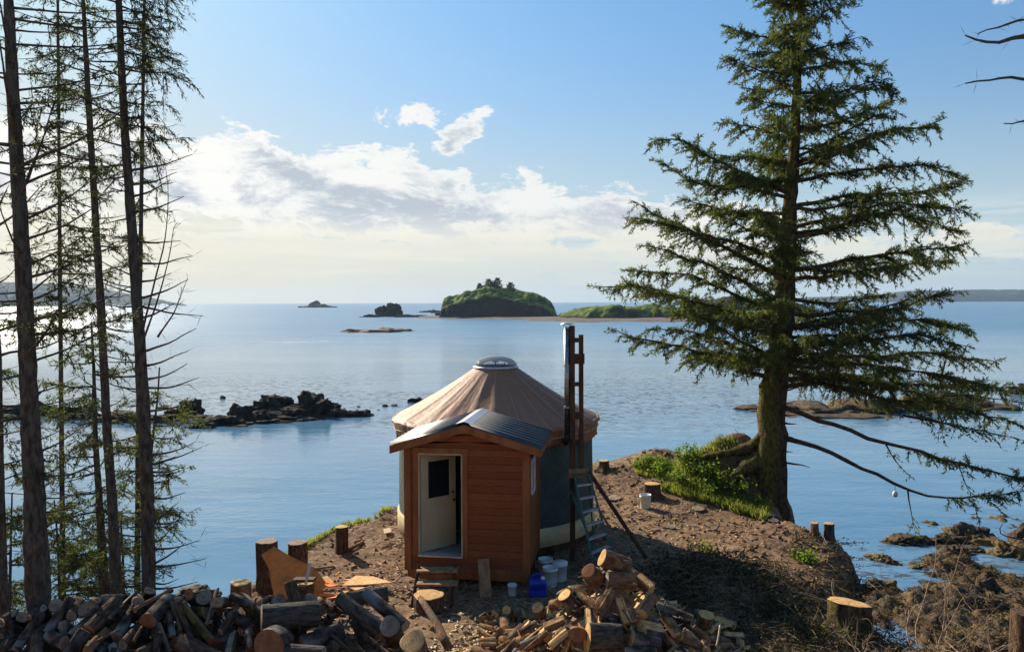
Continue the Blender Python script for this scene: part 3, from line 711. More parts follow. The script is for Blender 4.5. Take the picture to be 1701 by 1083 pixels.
bucket(1072, 843, .155, .37, 'white bucket standing alone beside the sawn stump on the open ground')
bucket(906, 941, .15, .36, 'white bucket behind the two others at the shed corner', Y=16.3)
bucket(930, 951, .15, .37, 'white bucket right of the three clustered at the shed corner', Y=16.0, lid=True)
bucket(914, 959, .15, .37, 'front white bucket of the three clustered at the shed corner', Y=15.7)
bucket(851, 987, .09, .20, 'tiny white pail on the ground between leaning board and blue jug', handle=False)
q = GP(893, 990)
jug = empty('water_jug', (q[0], q[1], hz_at(q[0], q[1])), 'blue plastic water jug in the shade at the shed corner', 'jug')
g = MB(); V = []
for z, s_ in ((0, .86), (.015, .95), (.05, 1), (.14, .985), (.15, .95), (.16, .985), (.27, 1), (.31, .93), (.345, .7), (.36, .42)):
    for k in range(32):
        a = 2 * math.pi * k / 32; c, s2 = math.cos(a), math.sin(a); e = .45
        V.append((.175 * s_ * math.copysign(abs(c) ** e, c), .145 * s_ * math.copysign(abs(s2) ** e, s2), z))
Fc = [(j * 32 + i, j * 32 + (i + 1) % 32, (j + 1) * 32 + (i + 1) % 32, (j + 1) * 32 + i) for j in range(9) for i in range(32)] + [tuple(range(32))[::-1], tuple(range(288, 320))]
g.add(V, Fc); g.build('body', 'blue_plastic', jug, True)
g = MB(); g.tube([(-.10, 0, .345), (-.09, 0, .40), (0, 0, .425), (.09, 0, .40), (.10, 0, .345)], .016, 10); g.build('handle', 'blue_plastic', jug, True)
g = MB(); g.lathe([(.035, .35), (.035, .395), (.001, .40)], 16, (.10, -.07, 0)); g.build('cap', 'white_plastic', jug, True)
# leaning board
a = G0(807, 990, 15.05); b_ = P(803, 928, 15.36); g = MB(); g.bar((0, 0, -.02), Vector(b_) - Vector(a), .22, .04, up=(0, 1, .2)); o = g.build('board', 'lumber', bevel=.003); o.location = a
g = MB()
tag(o, 'short wide plank leaning upright against the shed front right of the steps', 'board')

# ---- stumps and rounds
def stump(px, py, r, h, label, name='tree_stump', flare=1.35, m='bark_brown', cut='cut_wood', Y=None, tilt=(0, 0), z=None, cat='stump', group=None, seed=None):
    q = GP(px, py) if Y is None else P(px, py, Y)
    zz = hz_at(q[0], q[1]) if z is None else z
    sd_ = int(px * 7 + py) if seed is None else seed; rr = np.random.RandomState(sd_)
    n = 40; a = np.arange(n) * 2 * math.pi / n; ph = rr.rand(4) * 6; V = []; lv = [-.25, 0, .06, .16, .35, .7, 1.0]
    for l in lv:
        f_ = 1 + (flare - 1) * math.exp(-max(l, 0) * 6) ; lob = (flare - 1) * .8 * math.exp(-max(l, 0) * 4)
        rad = r * (f_ + lob * np.maximum(0, np.sin(a * 5 + ph[0])) + .05 * np.sin(a * 3 + ph[1]) + .04 * np.sin(a * 7 + ph[2]))
        rad = rad * (1 + .05 * fbm(np.stack([np.cos(a) * 4, np.sin(a) * 4, np.full(n, l * 6)], 1), 1, 3, sd_))
        V.append(np.stack([rad * np.cos(a), rad * np.sin(a), np.full(n, l * h) + (tilt[0] * rad * np.cos(a) + tilt[1] * rad * np.sin(a)) * (l > .9)], 1))
    k = len(lv); Vv = np.concatenate(V); Q = np.concatenate([np.stack([j * n + np.arange(n), j * n + (np.arange(n) + 1) % n, (j + 1) * n + (np.arange(n) + 1) % n, (j + 1) * n + np.arange(n)], 1) for j in range(k - 1)])
    o = mesh_np(name, Vv, Q, m, None, True); o.location = (q[0], q[1], zz); tag(o, label, cat, group)
    top = V[-1].copy(); c = top.mean(0); inn = c + (top - c) * .93; inn[:, 2] += .006
    me = bpy.data.meshes.new('cut_top'); vv = np.concatenate([top, inn, [c + [0, 0, .008]]]).tolist()
    fc = [(i, (i + 1) % n, n + (i + 1) % n, n + i) for i in range(n)] + [(n + i, n + (i + 1) % n, 2 * n) for i in range(n)]
    me.from_pydata(vv, [], fc); link('cut_top', me, cut, o)
    return o
stump(1083, 824, .22, .36, 'dark sawn stump right behind the lone white bucket', flare=1.5)
stump(568, 917, .14, .58, 'slim tall stump on the bare ground left of the yurt', flare=1.1)
stump(445, 992, .20, 1.0, 'tallest dark stump at the bluff edge behind the orange board', Y=15.5, flare=1.1, cut='cut_grey', z=-.05)
stump(495, 985, .19, .75, 'dark stump at the bluff edge right of the tallest stump', Y=15.9, flare=1.1, cut='cut_grey', z=.05)
stump(400, 1010, .16, .60, 'short reddish stump standing just left of the tall dark stump', Y=12.9, flare=1.1, m='log_bark_red', z=.45)
stump(506, 992, .16, .36, 'low sawn stump carrying a scrap board in front of the orange sheet', Y=14.3, flare=1.1, z=.18)
stump(712, 1018, .27, .28, 'fat sawn round used as a first step below the porch steps', name='wood_round', Y=14.35, flare=1.02, cat='log round')
stump(1409, 1052, .33, .44, 'large mossy stump with a bright sloping cut at the lower right', Y=13.3, flare=1.25, m='bark_moss', tilt=(-.14, -.13), z=.10)
stump(1377, 893, .115, .40, 'pale-topped stump on the cliff rim, the outermost one', Y=18.85, flare=1.25, m='bark_grey')
stump(1353, 880, .09, .26, 'small pointed reddish stump on the cliff rim beside the pale-topped one', Y=19.1, flare=1.3, m='log_bark_red')
stump(1003, 780, .15, .28, 'little dark stump at the far rim right beside the yurt', flare=1.7)
stump(1704, 1110, .20, .95, 'dark broken stump cut by the lower right frame edge', Y=11.8, flare=1.1, m='bark_brown', z=.0, cut='bark_brown')
for i, (px, py, r) in enumerate(((1092, 800, .16), (1160, 848, .17), (1180, 826, .18), (1280, 858, .15), (1285, 868, .13), (1020, 830, .20), (1112, 878, .14))):
    stump(px, py, r, .06, ('flush-cut stump disc just above the sawn stump with the bucket', 'flush-cut stump disc in the middle of the open dirt', 'flush-cut stump disc at the edge of the grass strip', 'flush-cut disc near the end of the grass strip, the upper one', 'flush-cut disc near the end of the grass strip, the lower one', 'flush-cut stump disc nearest the ladder and the yurt', 'flush-cut disc nearest the dark brush shadow')[i], flare=1.25, cut='cut_grey', group='flush-cut stump discs in the dirt', tilt=(.1 * (i % 3 - 1), .12))
# ---- orange OSB offcut leaning on the stumps
def board_poly(px, Ytop, Ybot, m, name, label, cat='board', th=.012, group=None):
    ys_ = [q[1] for q in px]; y0, y1 = min(ys_), max(ys_)
    pts = [P(a, b, Ytop + (Ybot - Ytop) * (b - y0) / (y1 - y0 + 1e-6)) for a, b in px]
    c = np.mean(pts, axis=0); nn = np.cross(pts[1] - pts[0], pts[2] - pts[0]); nn /= np.linalg.norm(nn) + 1e-9
    g = MB(); g.prism([p_ - c for p_ in pts], nn * th); o = g.build(name, m); o.location = c; return tag(o, label, cat, group)
board_poly([(434, 921), (456, 907), (478, 921), (522, 942), (541, 966), (530, 994), (470, 998), (455, 990), (446, 943)], 14.95, 14.2, 'osb', 'board_offcut', 'large orange wafer-board offcut leaning against the dark stumps')
def flat_poly(px, z, m, label, group=None, th=.015, dz=(0, 0), name='board_offcut'):
    pts = []
    for a, b in px:
        d = ray(a, b); k = (z - CAMZ) / d[2]; pts.append(np.array([d[0] * k, d[1] * k, z]))
    c = np.mean(pts, axis=0)
    for q in pts: q[2] += dz[0] * (q[0] - c[0]) + dz[1] * (q[1] - c[1])
    g = MB(); g.prism([q - c for q in pts], (0, 0, th)); o = g.build(name, m); o.location = c
    return tag(o, label, 'board', group)
flat_poly([(568, 973), (590, 957), (620, 958), (651, 968), (602, 972)], .17, 'osb_pale', 'largest bright pointed board offcut on top of the scrap pile')
flat_poly([(575, 974), (602, 973), (606, 977), (590, 981)], .14, 'osb_pale', 'small bright board offcut just below the largest pointed one')
rs = np.random.RandomState(4)
for k in range(26):
    cx, cy = rs.uniform(535, 612), rs.uniform(961, 994); L, wd = rs.uniform(6, 20), rs.uniform(1.5, 4.5); an = rs.uniform(-.5, .5)
    pl = [(cx + L * math.cos(an), cy + L * math.sin(an) * .4), (cx - wd * math.sin(an) + 2, cy + wd), (cx - L * math.cos(an), cy - L * math.sin(an) * .4), (cx + wd * math.sin(an), cy - wd)]
    flat_poly(pl, .04 + .006 * k % .12, ('osb_pale', 'osb', 'lumber')[k % 3], ('pale yellow', 'orange', 'brown')[k % 3] + ' splintered board scrap heaped right of the big orange sheet', 'board scraps heaped by the orange sheet', dz=(rs.uniform(-.25, .25), rs.uniform(-.3, .3)))
a = P(489, 962, 14.25); b_ = P(523, 962, 14.2); g = MB(); g.bar((0, 0, 0), Vector(b_) - Vector(a), .16, .045); o = g.build('board', 'lumber_dark'); o.location = a; tag(o, 'dark scrap board lying flat across the low stump', 'board')
a = P(508, 970, 14.12); b_ = P(515, 934, 14.2); g = MB(); g.bar((0, 0, 0), Vector(b_) - Vector(a), .05, .02, up=(0, 1, 0)); o = g.build('stake', 'ridge_metal'); o.location = a; tag(o, 'grey upright strip standing on the scrap board', 'stake')
for (x0, y0, x1, y1, lab) in ((478, 978, 500, 984, 'thin brown slat beside the low stump in front of orange sheet'), (640, 880, 650, 881, None)):
    if lab: a = GP(x0, y0 + 6); b_ = GP(x1, y1 + 6); g = MB(); g.bar((0, 0, .03), Vector(b_) - Vector(a) + Vector((0, 0, .03)), .07, .02); o = g.build('slat', 'lumber'); o.location = a; tag(o, lab, 'slat')
flat_poly([(637, 879), (648, 877), (650, 884), (638, 887)], .06, 'lumber_pale', 'small square pale board lying on the dirt left of the yurt', name='board')
for i, ((x0, y0), (x1, y1), r, m) in enumerate((((577, 918), (602, 904), .045, 'log_bark_red'), ((588, 905), (601, 902), .05, 'lumber'), ((523, 946), (556, 942), .018, 'log_bark_red'))):
    a = GP(x0, y0); b_ = GP(x1, y1); g = MB(); g.tube([(0, 0, r), tuple(Vector(b_) - Vector(a) + Vector((0, 0, r)))], r, 9); o = g.build('branch_piece', m, None, True); o.location = a
    tag(o, ('thicker cut branch lying by the slim tall stump', 'short split chunk behind the cut branch by the slim stump', 'thin reddish stick on the dirt behind the scrap pile')[i], 'branch')

# ================================================================ ROCKS, REEFS, ISLANDS
def ico(sub):
    import bmesh
    bm = bmesh.new(); bmesh.ops.create_icosphere(bm, subdivisions=sub, radius=1); V = np.array([v.co[:] for v in bm.verts]); Fc = np.array([[v.index for v in f.verts] for f in bm.faces]); bm.free(); return V, Fc
ICO = {k: ico(k) for k in (2, 3, 4, 5)}
def blob(c, s, sub, seed, rough=.42):
    V, Fc = ICO[sub]; n = fbm(V * 1.6 + seed * 3.1, 1, 3, seed); n2 = fbm(V * 3.6 + seed, 1, 3, seed + 5); n3 = fbm(V * 9 + seed, 1, 3, seed + 8)
    k = .92 + rough * n - .55 * rough * np.abs(n2) + .30 * rough * n2 + .22 * rough * n3
    W = V * k[:, None]; W = np.sign(W) * np.abs(W) ** .86
    return W * np.array(s) + np.array(c), Fc
def rocks(name, blobs, label, cat, m='rock', group=None, scatter=0, seed=1, sub=5):
    """one outcrop: boulders grown into each other; blobs are (px, py of the waterline, width px, height px)"""
    rs = np.random.RandomState(seed); VV = []; FF = []; b = 0
    c0 = PW(blobs[0][0], blobs[0][1]); items = []
    for (px, py, wp, hp) in blobs:
        q = PW(px, py); s = q[1] / F; w_, h_ = wp * s / 2, hp * s
        items.append((q + [0, w_ * .5, -.1], (w_ , w_ * rs.uniform(.7, 1.1), h_), sub))
        for _ in range(scatter):
            u = rs.uniform(-1.1, 1.1); k = rs.uniform(.14, .34)
            items.append((q + [u * w_, w_ * .5 - w_ * rs.uniform(.2, .9), -.05], (w_ * k, w_ * k * .9, h_ * k * rs.uniform(.7, 1.3)), max(2, sub - 1)))
    for i, (c, s, sb) in enumerate(items):
        V, Fc = blob(c - c0, s, sb, seed * 13 + i); VV.append(V); FF.append(Fc + b); b += len(V)
    o = mesh_np(name, np.concatenate(VV), np.concatenate(FF), m, None, False); o.location = c0; return tag(o, label, cat, group)
rocks('rock_outcrop', [(508, 692, 90, 38), (455, 690, 75, 30), (480, 697, 120, 22), (425, 699, 70, 17), (395, 699, 60, 24), (535, 690, 60, 22), (560, 692, 40, 12), (595, 691, 44, 11), (575, 692, 40, 8), (360, 706, 70, 16), (335, 710, 50, 12), (425, 704, 110, 8), (380, 703, 90, 10)], 'dark jagged rock outcrop in the water left of the yurt', 'rocks', scatter=5, seed=3)
rocks('rock_outcrop', [(312, 690, 46, 24), (290, 690, 40, 14), (275, 700, 70, 10), (330, 695, 40, 6), (200, 700, 90, 14), (110, 695, 80, 18), (40, 690, 90, 22)], 'low line of dark boulders behind the left tree trunks', 'rocks', scatter=4, seed=5)
rocks('boulder', [(369, 662, 10, 6)], 'lone small rock poking from the water above the jagged outcrop', 'rock', sub=3, seed=6)
rocks('boulder', [(688, 668, 26, 10), (700, 668, 20, 6)], 'dark rock just left of the yurt roof at the kelp line', 'rock', sub=3, seed=7)
for i, (px, py, wp, hp) in enumerate(((596, 676, 7, 4), (628, 681, 9, 3), (640, 675, 12, 4), (654, 674, 14, 4))):
    rocks('pebble_rock', [(px, py, wp, hp)], ('leftmost and smallest of four little rocks awash left of the yurt roof', 'second from left of four little rocks awash', 'third from left of four little rocks awash', 'little rock awash nearest the yurt roof')[i], 'rock', group='little rocks awash', sub=3, seed=20 + i)
rocks('reef', [(628, 552, 80, 6), (600, 551, 60, 4), (665, 550, 50, 4), (640, 550, 36, 7), (586, 551, 36, 5)], 'flat brown reef awash above the yurt dome', 'reef', m='reef_weed', scatter=6, seed=9, sub=3)
rocks('sea_stack', [(640, 526, 38, 19), (655, 526, 30, 22), (632, 526, 22, 16), (615, 527, 30, 5), (668, 527, 36, 5), (690, 527, 40, 4)], 'twin-peaked dark sea stack left of the big green island', 'rock', m='rock_far', scatter=3, seed=11)
rocks('sea_stack', [(522, 511, 26, 10), (530, 511, 30, 6), (545, 511, 30, 3), (510, 511, 30, 3)], 'tiny peaked rock islet far out near the horizon', 'rock', m='rock_far', scatter=2, seed=12, sub=3)
rocks('rock_ledge', [(712, 519, 16, 4), (722, 520, 20, 5), (700, 519, 10, 3), (735, 524, 26, 6)], 'low black ledge touching the left end of the green island', 'rock', m='rock_far', scatter=2, seed=14, sub=3)
rocks('reef', [(1245, 680, 50, 8), (1300, 684, 90, 10), (1370, 687, 110, 16), (1440, 684, 110, 20), (1500, 682, 110, 18), (1560, 678, 110, 24), (1620, 675, 80, 18), (1670, 680, 70, 10), (1400, 691, 160, 6), (1340, 690, 110, 6)], 'long brown weedy reef behind the right spruce trunk', 'reef', m='reef_weed', scatter=6, seed=15, sub=3)
rocks('boulder', [(1570, 672, 60, 22), (1600, 672, 46, 18)], 'two grey domed boulders on the reef behind the right spruce', 'rock', seed=16, m='rock')
rocks('boulder', [(1700, 655, 40, 12), (1740, 650, 60, 16)], 'dark rock at the right frame edge beyond the long reef', 'rock', seed=17)
# weed-covered rocks in the near shallows
for i, (bl, lab) in enumerate((
    ([(322, 995, 60, 16), (300, 996, 30, 12), (345, 996, 40, 17)], 'brown weedy rock in the water between left trunks and stumps'),
    ([(1515, 905, 70, 15), (1490, 902, 40, 10), (1545, 903, 44, 13)], 'weedy rock directly below the hanging spruce branch tip'),
    ([(1620, 900, 80, 26), (1590, 905, 60, 18), (1645, 900, 40, 15)], 'tall brown weedy rock right of the hanging branch tip'),
    ([(1595, 920, 50, 16), (1620, 916, 40, 10)], 'dark weedy rock in front of the tall brown one'),
    ([(1465, 930, 40, 10), (1485, 937, 26, 12), (1450, 929, 20, 6)], 'small golden weedy rock left of the beach shallows'),
    ([(1530, 944, 46, 8), (1550, 941, 30, 6)], 'thin reddish weedy rock halfway to the beach'),
    ([(1690, 925, 70, 32), (1720, 915, 70, 44)], 'big brown rock at the right frame edge above the beach'),
    ([(1345, 1000, 40, 20), (1385, 995, 70, 20), (1420, 985, 60, 24), (1470, 985, 60, 20)], 'weedy rocks against the foot of the bluff'),
    ([(1650, 1000, 60, 30), (1600, 990, 40, 16)], 'dark pointed rock amid the weed of the lower right beach'))):
    rocks('weedy_rock', bl, lab, 'rock', m='reef_weed', scatter=5, seed=40 + i)

def lump(px0, px1, Yc, half_d, topfn, name, m, res=1.1, cliff=1., seed=0, extra=2.0):
    """island as a heightfield: silhouette heights given along x, real depth behind"""
    s = Yc / F; x0 = P(px0, 500, Yc)[0]; x1 = P(px1, 500, Yc)[0]
    xs_ = np.arange(x0, x1, res); ys_ = np.arange(Yc - half_d, Yc + half_d, res)
    def hf(X, Y):
        pxs = X / Yc * F + CX; top = topfn(pxs)
        P3 = np.stack([X.ravel(), Y.ravel(), 0 * X.ravel()], 1)
        n = fbm(P3, .05, 4, seed).reshape(X.shape); n2 = fbm(P3, .25, 3, seed + 3).reshape(X.shape)
        ux = np.minimum(X - x0, x1 - X) / s / 6; uy = 1 - np.abs((Y - Yc) / half_d)
        uy = uy + (.17 * n + .04 * n2) * sst(uy, 0, .12); k = (.62 * sst(uy, 0., cliff * .5) + .38 * sst(uy, cliff * .3, cliff * 2.6)) * sst(ux, 0, 2)
        return WZ - extra * 1. + (top * s + extra + n2 * .8 + n * 2.3 * (k > .3)) * k
    return struct(grid(xs_, ys_, hf, name, m))
tp = lambda xs_, ys_: (lambda p_: np.interp(p_, xs_, ys_))
Y1 = 620
lump(728, 930, Y1, 42, tp([728, 736, 741, 748, 770, 790, 805, 835, 860, 880, 895, 905, 915, 922, 930], [0, 8, 26, 33, 37, 44, 48, 47, 44, 38, 34, 28, 20, 8, 0]), 'island', 'island', .8, .24, 3)
lump(920, 1300, 560, 40, tp([920, 935, 950, 975, 1000, 1012, 1024, 1030, 1045, 1060, 1085, 1100, 1120, 1300], [0, 8, 16, 26, 33, 36, 35, 26, 27, 34, 34, 30, 22, 18]), 'grassy_hill', 'island', 1.1, .9, 7)
lump(1090, 1370, 640, 40, tp([1090, 1120, 1160, 1200, 1240, 1260, 1290, 1320, 1335, 1370], [0, 10, 26, 34, 36, 36, 34, 20, 6, 0]), 'wooded_hill', 'far_forest', 2., .5, 17)
xs_ = np.arange(P(650, 500, 470)[0], P(1330, 500, 470)[0], 1.2); ys_ = np.arange(420, 640, 1.5)
def spit(X, Y):
    pxs = X / Y * F + CX; P3 = np.stack([X.ravel(), Y.ravel(), 0 * X.ravel()], 1); n = fbm(P3, .05, 4, 31).reshape(X.shape)
    front = np.interp(pxs, [640, 700, 760, 820, 870, 950, 1100, 1330], [600, 585, 560, 545, 500, 455, 452, 470])
    return WZ - .5 + np.clip((Y - front) / 22 + .25 * n, -1, 1.) * 1.6 + .25 * n
struct(grid(xs_, ys_, spit, 'gravel_spit', 'gravel'))
# far shores
def shore(px0, px1, Y, tops, name, seed):
    lump(px0, px1, Y, 420, tops, name, 'far_forest', 34, .3, seed, 8)
def rough_top(f_, amp):
    return lambda p_: f_(p_) + amp * fbm(np.stack([p_.ravel() * .08, p_.ravel() * 0, p_.ravel() * 0], 1), 1, 4, 77).reshape(p_.shape)
shore(1330, 1900, 5200, rough_top(tp([1330, 1345, 1420, 1470, 1500, 1520, 1600, 1900], [5, 8, 9, 12, 16, 18, 19, 19]), .8), 'far_shore', 51)
shore(-200, 262, 3600, rough_top(tp([-200, 0, 110, 150, 200, 240, 262], [44, 40, 34, 28, 20, 8, 0]), 1.), 'far_headland', 57)

# ---- little trees on the island
def island_tree(px, py_base, wpx, hpx, Y, label, seed):
    q = P(px, py_base, Y); s = Y / F; w_, h_ = wpx * s / 1.7, hpx * s * 1.5
    o = empty('spruce_tree', (q[0], q[1], q[2]), label, 'tree', 'wind-shaped trees on the green island')
    g = MB(); g.tube([(0, 0, -1.5), (0, 0, h_ * .7)], .25, 6); g.build('trunk', 'bark_brown', o)
    rs = np.random.RandomState(seed); n = 420; u = rs.rand(n); th_ = rs.rand(n) * 6.28
    r_ = w_ * (1 - u * .75) * np.sqrt(rs.rand(n)) * (1 + .25 * np.sin(u * 19)); c = np.stack([r_ * np.cos(th_), r_ * np.sin(th_), h_ * (.1 + .88 * u)], 1)
    k = .9; V = (c[:, None, :] + (rs.rand(n, 4, 3) - .5) * np.array([2.4, 2.4, 1.3]) * k).reshape(-1, 3)
    mesh_np('crown', V, np.arange(n * 4).reshape(-1, 4), 'needles_dark', o)
for i, (px, pb, w_, h_, lab) in enumerate(((797, 489, 15, 12, 'leftmost low round tree on top of the green island'), (812, 484, 22, 14, 'broad tree left of centre on the island top'), (826, 484, 22, 15, 'tallest bushy tree on the island top'), (819, 486, 26, 11, 'low spreading tree between the two tall island trees'), (848, 490, 22, 14, 'pointed spruce standing apart on the right of the island top'))):
    island_tree(px, pb, w_, h_, Y1 - 4, lab, 60 + i)

# ================================================================ TREES
def quads(Pp, Dd, L, W, rs):
    """leaf-like diamonds: Pp base, Dd direction"""
    n = len(Pp); Dd = Dd / (np.linalg.norm(Dd, axis=1)[:, None] + 1e-9)
    r = rs.normal(size=(n, 3)); S = np.cross(Dd, r); S /= np.linalg.norm(S, axis=1)[:, None] + 1e-9
    L = np.broadcast_to(L, (n,))[:, None]; W = np.broadcast_to(W, (n,))[:, None]
    V = np.stack([Pp, Pp + Dd * L * .42 + S * W / 2, Pp + Dd * L, Pp + Dd * L * .42 - S * W / 2], 1)
    return V.reshape(-1, 3)
def spray(pts, rs, t0=.2, per_m=7, slen=.5, tl=.13, tw=.04, step=.06, droop=.35, flat=.5, up=0., tipk=.35, sub=2.2):
    """secondary twigs with needle tufts along a branch; returns (twig quads, needle quads)"""
    pts = np.asarray(pts, float); d = np.r_[0, np.cumsum(np.linalg.norm(np.diff(pts, axis=0), axis=1))]; L = d[-1]
    n = max(3, int(L * (1 - t0) * per_m)); t_ = t0 + (1 - t0) * np.sort(rs.rand(n)); t_[-2:] = 1.
    B = np.stack([np.interp(t_ * L, d, pts[:, i]) for i in range(3)], 1)
    B2 = np.stack([np.interp(np.clip(t_ * L - .15, 0, L), d, pts[:, i]) for i in range(3)], 1); T = B - B2; T /= np.linalg.norm(T, axis=1)[:, None] + 1e-9
    r = rs.normal(size=(n, 3)); r[:, 2] *= flat; S = T * rs.uniform(.25, 1.0, n)[:, None] + r * .75; S[:, 2] += up; S /= np.linalg.norm(S, axis=1)[:, None]
    sl = slen * (tipk + (1 - tipk) * np.sin(np.pi * np.clip((t_ - t0) / (1 - t0), .12, .92)) ** .7) * rs.uniform(.45, 1.15, n)
    U = rs.rand(n, 64); m = np.clip((sl / step).astype(int), 2, 64); PP = []; DD = []; LL = []
    idx = np.repeat(np.arange(n), m); u = np.concatenate([np.linspace(.08, 1, k) for k in m])
    pos = B[idx] + S[idx] * (u * sl[idx])[:, None]; pos[:, 2] -= droop * (u * sl[idx]) ** 1.5
    N_ = len(idx); reps = sub; idr = np.repeat(np.arange(N_), int(reps)) if reps >= 1 else np.arange(N_)
    pos = pos[idr]; dirs = S[idx][idr] * .8 + rs.normal(size=(len(idr), 3)) * .55; dirs[:, 2] -= droop * .7
    pos = pos + rs.normal(size=pos.shape) * .012
    ql = tl * rs.uniform(.6, 1.25, len(pos)); NV = quads(pos, dirs, ql, tw * rs.uniform(.7, 1.2, len(pos)), rs)
    # twig stems as slim quads
    E = B + S * sl[:, None]; E[:, 2] -= droop * sl ** 1.5; M_ = B + S * (sl * .5)[:, None]; M_[:, 2] -= droop * (sl * .5) ** 1.5
    SV = []
    for A_, Z_ in ((B, M_), (M_, E)):
        dr = Z_ - A_; sd_ = np.cross(dr, rs.normal(size=(n, 3))); sd_ /= np.linalg.norm(sd_, axis=1)[:, None] + 1e-9
        w_ = .006 + .004 * slen; SV.append(np.stack([A_ - sd_ * w_, A_ + sd_ * w_, Z_ + sd_ * w_ * .5, Z_ - sd_ * w_ * .5], 1).reshape(-1, 3))
    return np.concatenate(SV), NV
def qmesh(name, V, m, parent): return mesh_np(name, V, np.arange(len(V)).reshape(-1, 4), m, parent)
def branch(tree, pts, r0, rs, bark, needles=None, n=14, name='branch', dead=0, **k):
    o3 = np.array(tree.location); pts = resample(np.asarray(pts) - o3, n)
    wob = fbm(pts * 2.2 + rs.rand() * 50, 1, 2, 3); pts[1:, 2] += wob[1:] * r0 * .9; pts[1:-1, 0] += fbm(pts * 2.6 + 9, 1, 2, 5)[1:-1] * r0 * .5
    rad = r0 * (1 - .82 * np.linspace(0, 1, n) ** .8); V, Q, _ = tube_np(pts, rad, 7, .18, int(rs.randint(99)))
    if needles:
        SV, NV = spray(pts, rs, **k)
        b = len(V); V = np.concatenate([V, SV]); Q = np.concatenate([Q, np.arange(len(SV)).reshape(-1, 4) + b])
    elif dead:      # bare twigs
        i = rs.randint(2, n, dead); B = pts[i]; Dv = rs.normal(size=(dead, 3)); Dv[:, 2] *= .6; Dv += (pts[-1] - pts[0]) / np.linalg.norm(pts[-1] - pts[0]) * .8; Dv /= np.linalg.norm(Dv, axis=1)[:, None]
        NVd = quads(B, Dv, rs.uniform(.06, .26, dead), .008, rs); b = len(V); V = np.concatenate([V, NVd]); Q = np.concatenate([Q, np.arange(len(NVd)).reshape(-1, 4) + b])
    br = mesh_np(name, V, Q, bark, tree, True)
    if needles: qmesh('foliage', NV, needles, br)
    return br
def trunk_mesh(tree, pts, rad, bark, n=26, seg_=18, rough=.14, seed=1, name='trunk'):
    o3 = np.array(tree.location); raw = np.asarray(pts) - o3; P_ = resample(raw, n)
    dd = np.linspace(0, 1, len(rad)); dr = np.interp(np.linspace(0, 1, n), dd, rad)
    V, Q, _ = tube_np(P_, dr, seg_, rough, seed); return mesh_np(name, V, Q, bark, tree, True)

# ---- the big spruce on the right
YB = 22.0
tpx = [(1287, 862), (1280, 800), (1281, 740), (1281, 660), (1296, 580), (1303, 500), (1309, 420), (1312, 340), (1320, 240), (1324, 140), (1329, 40), (1334, -60), (1338, -170)]
tr_r = [.46, .42, .41, .35, .31, .25, .20, .165, .13, .10, .07, .04, .01]
base = P(1290, 862, YB); bz = -.35
big = empty('spruce_tree', (base[0], YB, bz), 'big wind-spread spruce leaning over the water on the right', 'tree')
tp3 = [P(a, b, YB) for a, b in tpx]; tp3[0][2] = bz - .8
trunk_mesh(big, tp3, tr_r, 'bark_moss', 70, 26, .16)
tz = np.array([q[2] for q in tp3]); tx = np.array([q[0] for q in tp3]); tzr = np.array(tr_r)
def ton(z): return np.array([np.interp(z, tz, tx), YB, z])
# root flare towards the mound
g = MB()
for (pts, r0) in (([(1272, 726), (1242, 746), (1205, 752), (1165, 760)], .19), ([(1270, 760), (1235, 780), (1210, 800)], .3), ([(1275, 800), (1255, 825), (1240, 850)], .26), ([(1290, 790), (1296, 830), (1292, 868)], .24)):
    q = [P(a, b, YB + .25 * (0 if r0 != .19 else i)) - np.array(big.location) for i, (a, b) in enumerate(pts)]
    g.tube(resample(q, 14), np.linspace(r0, r0 * .35, 14), 12, True, .3, 4)
g.build('root', 'bark_moss', big, True)
rs = np.random.RandomState(11)
def bb(path, dY, r0, **k):
    n = len(path); pts = []
    for i, (a, b) in enumerate(path):
        pts.append(P(a, b, YB + dY * i / (n - 1)))
    pts[0] = ton(pts[0][2]);
    kk = dict(t0=.12, per_m=21, slen=.58, tl=.13, tw=.029, step=.048, droop=.5, flat=.6, sub=5); kk.update(k)
    branch(big, pts, r0, rs, 'bark_brown', 'needles', 16, **kk)
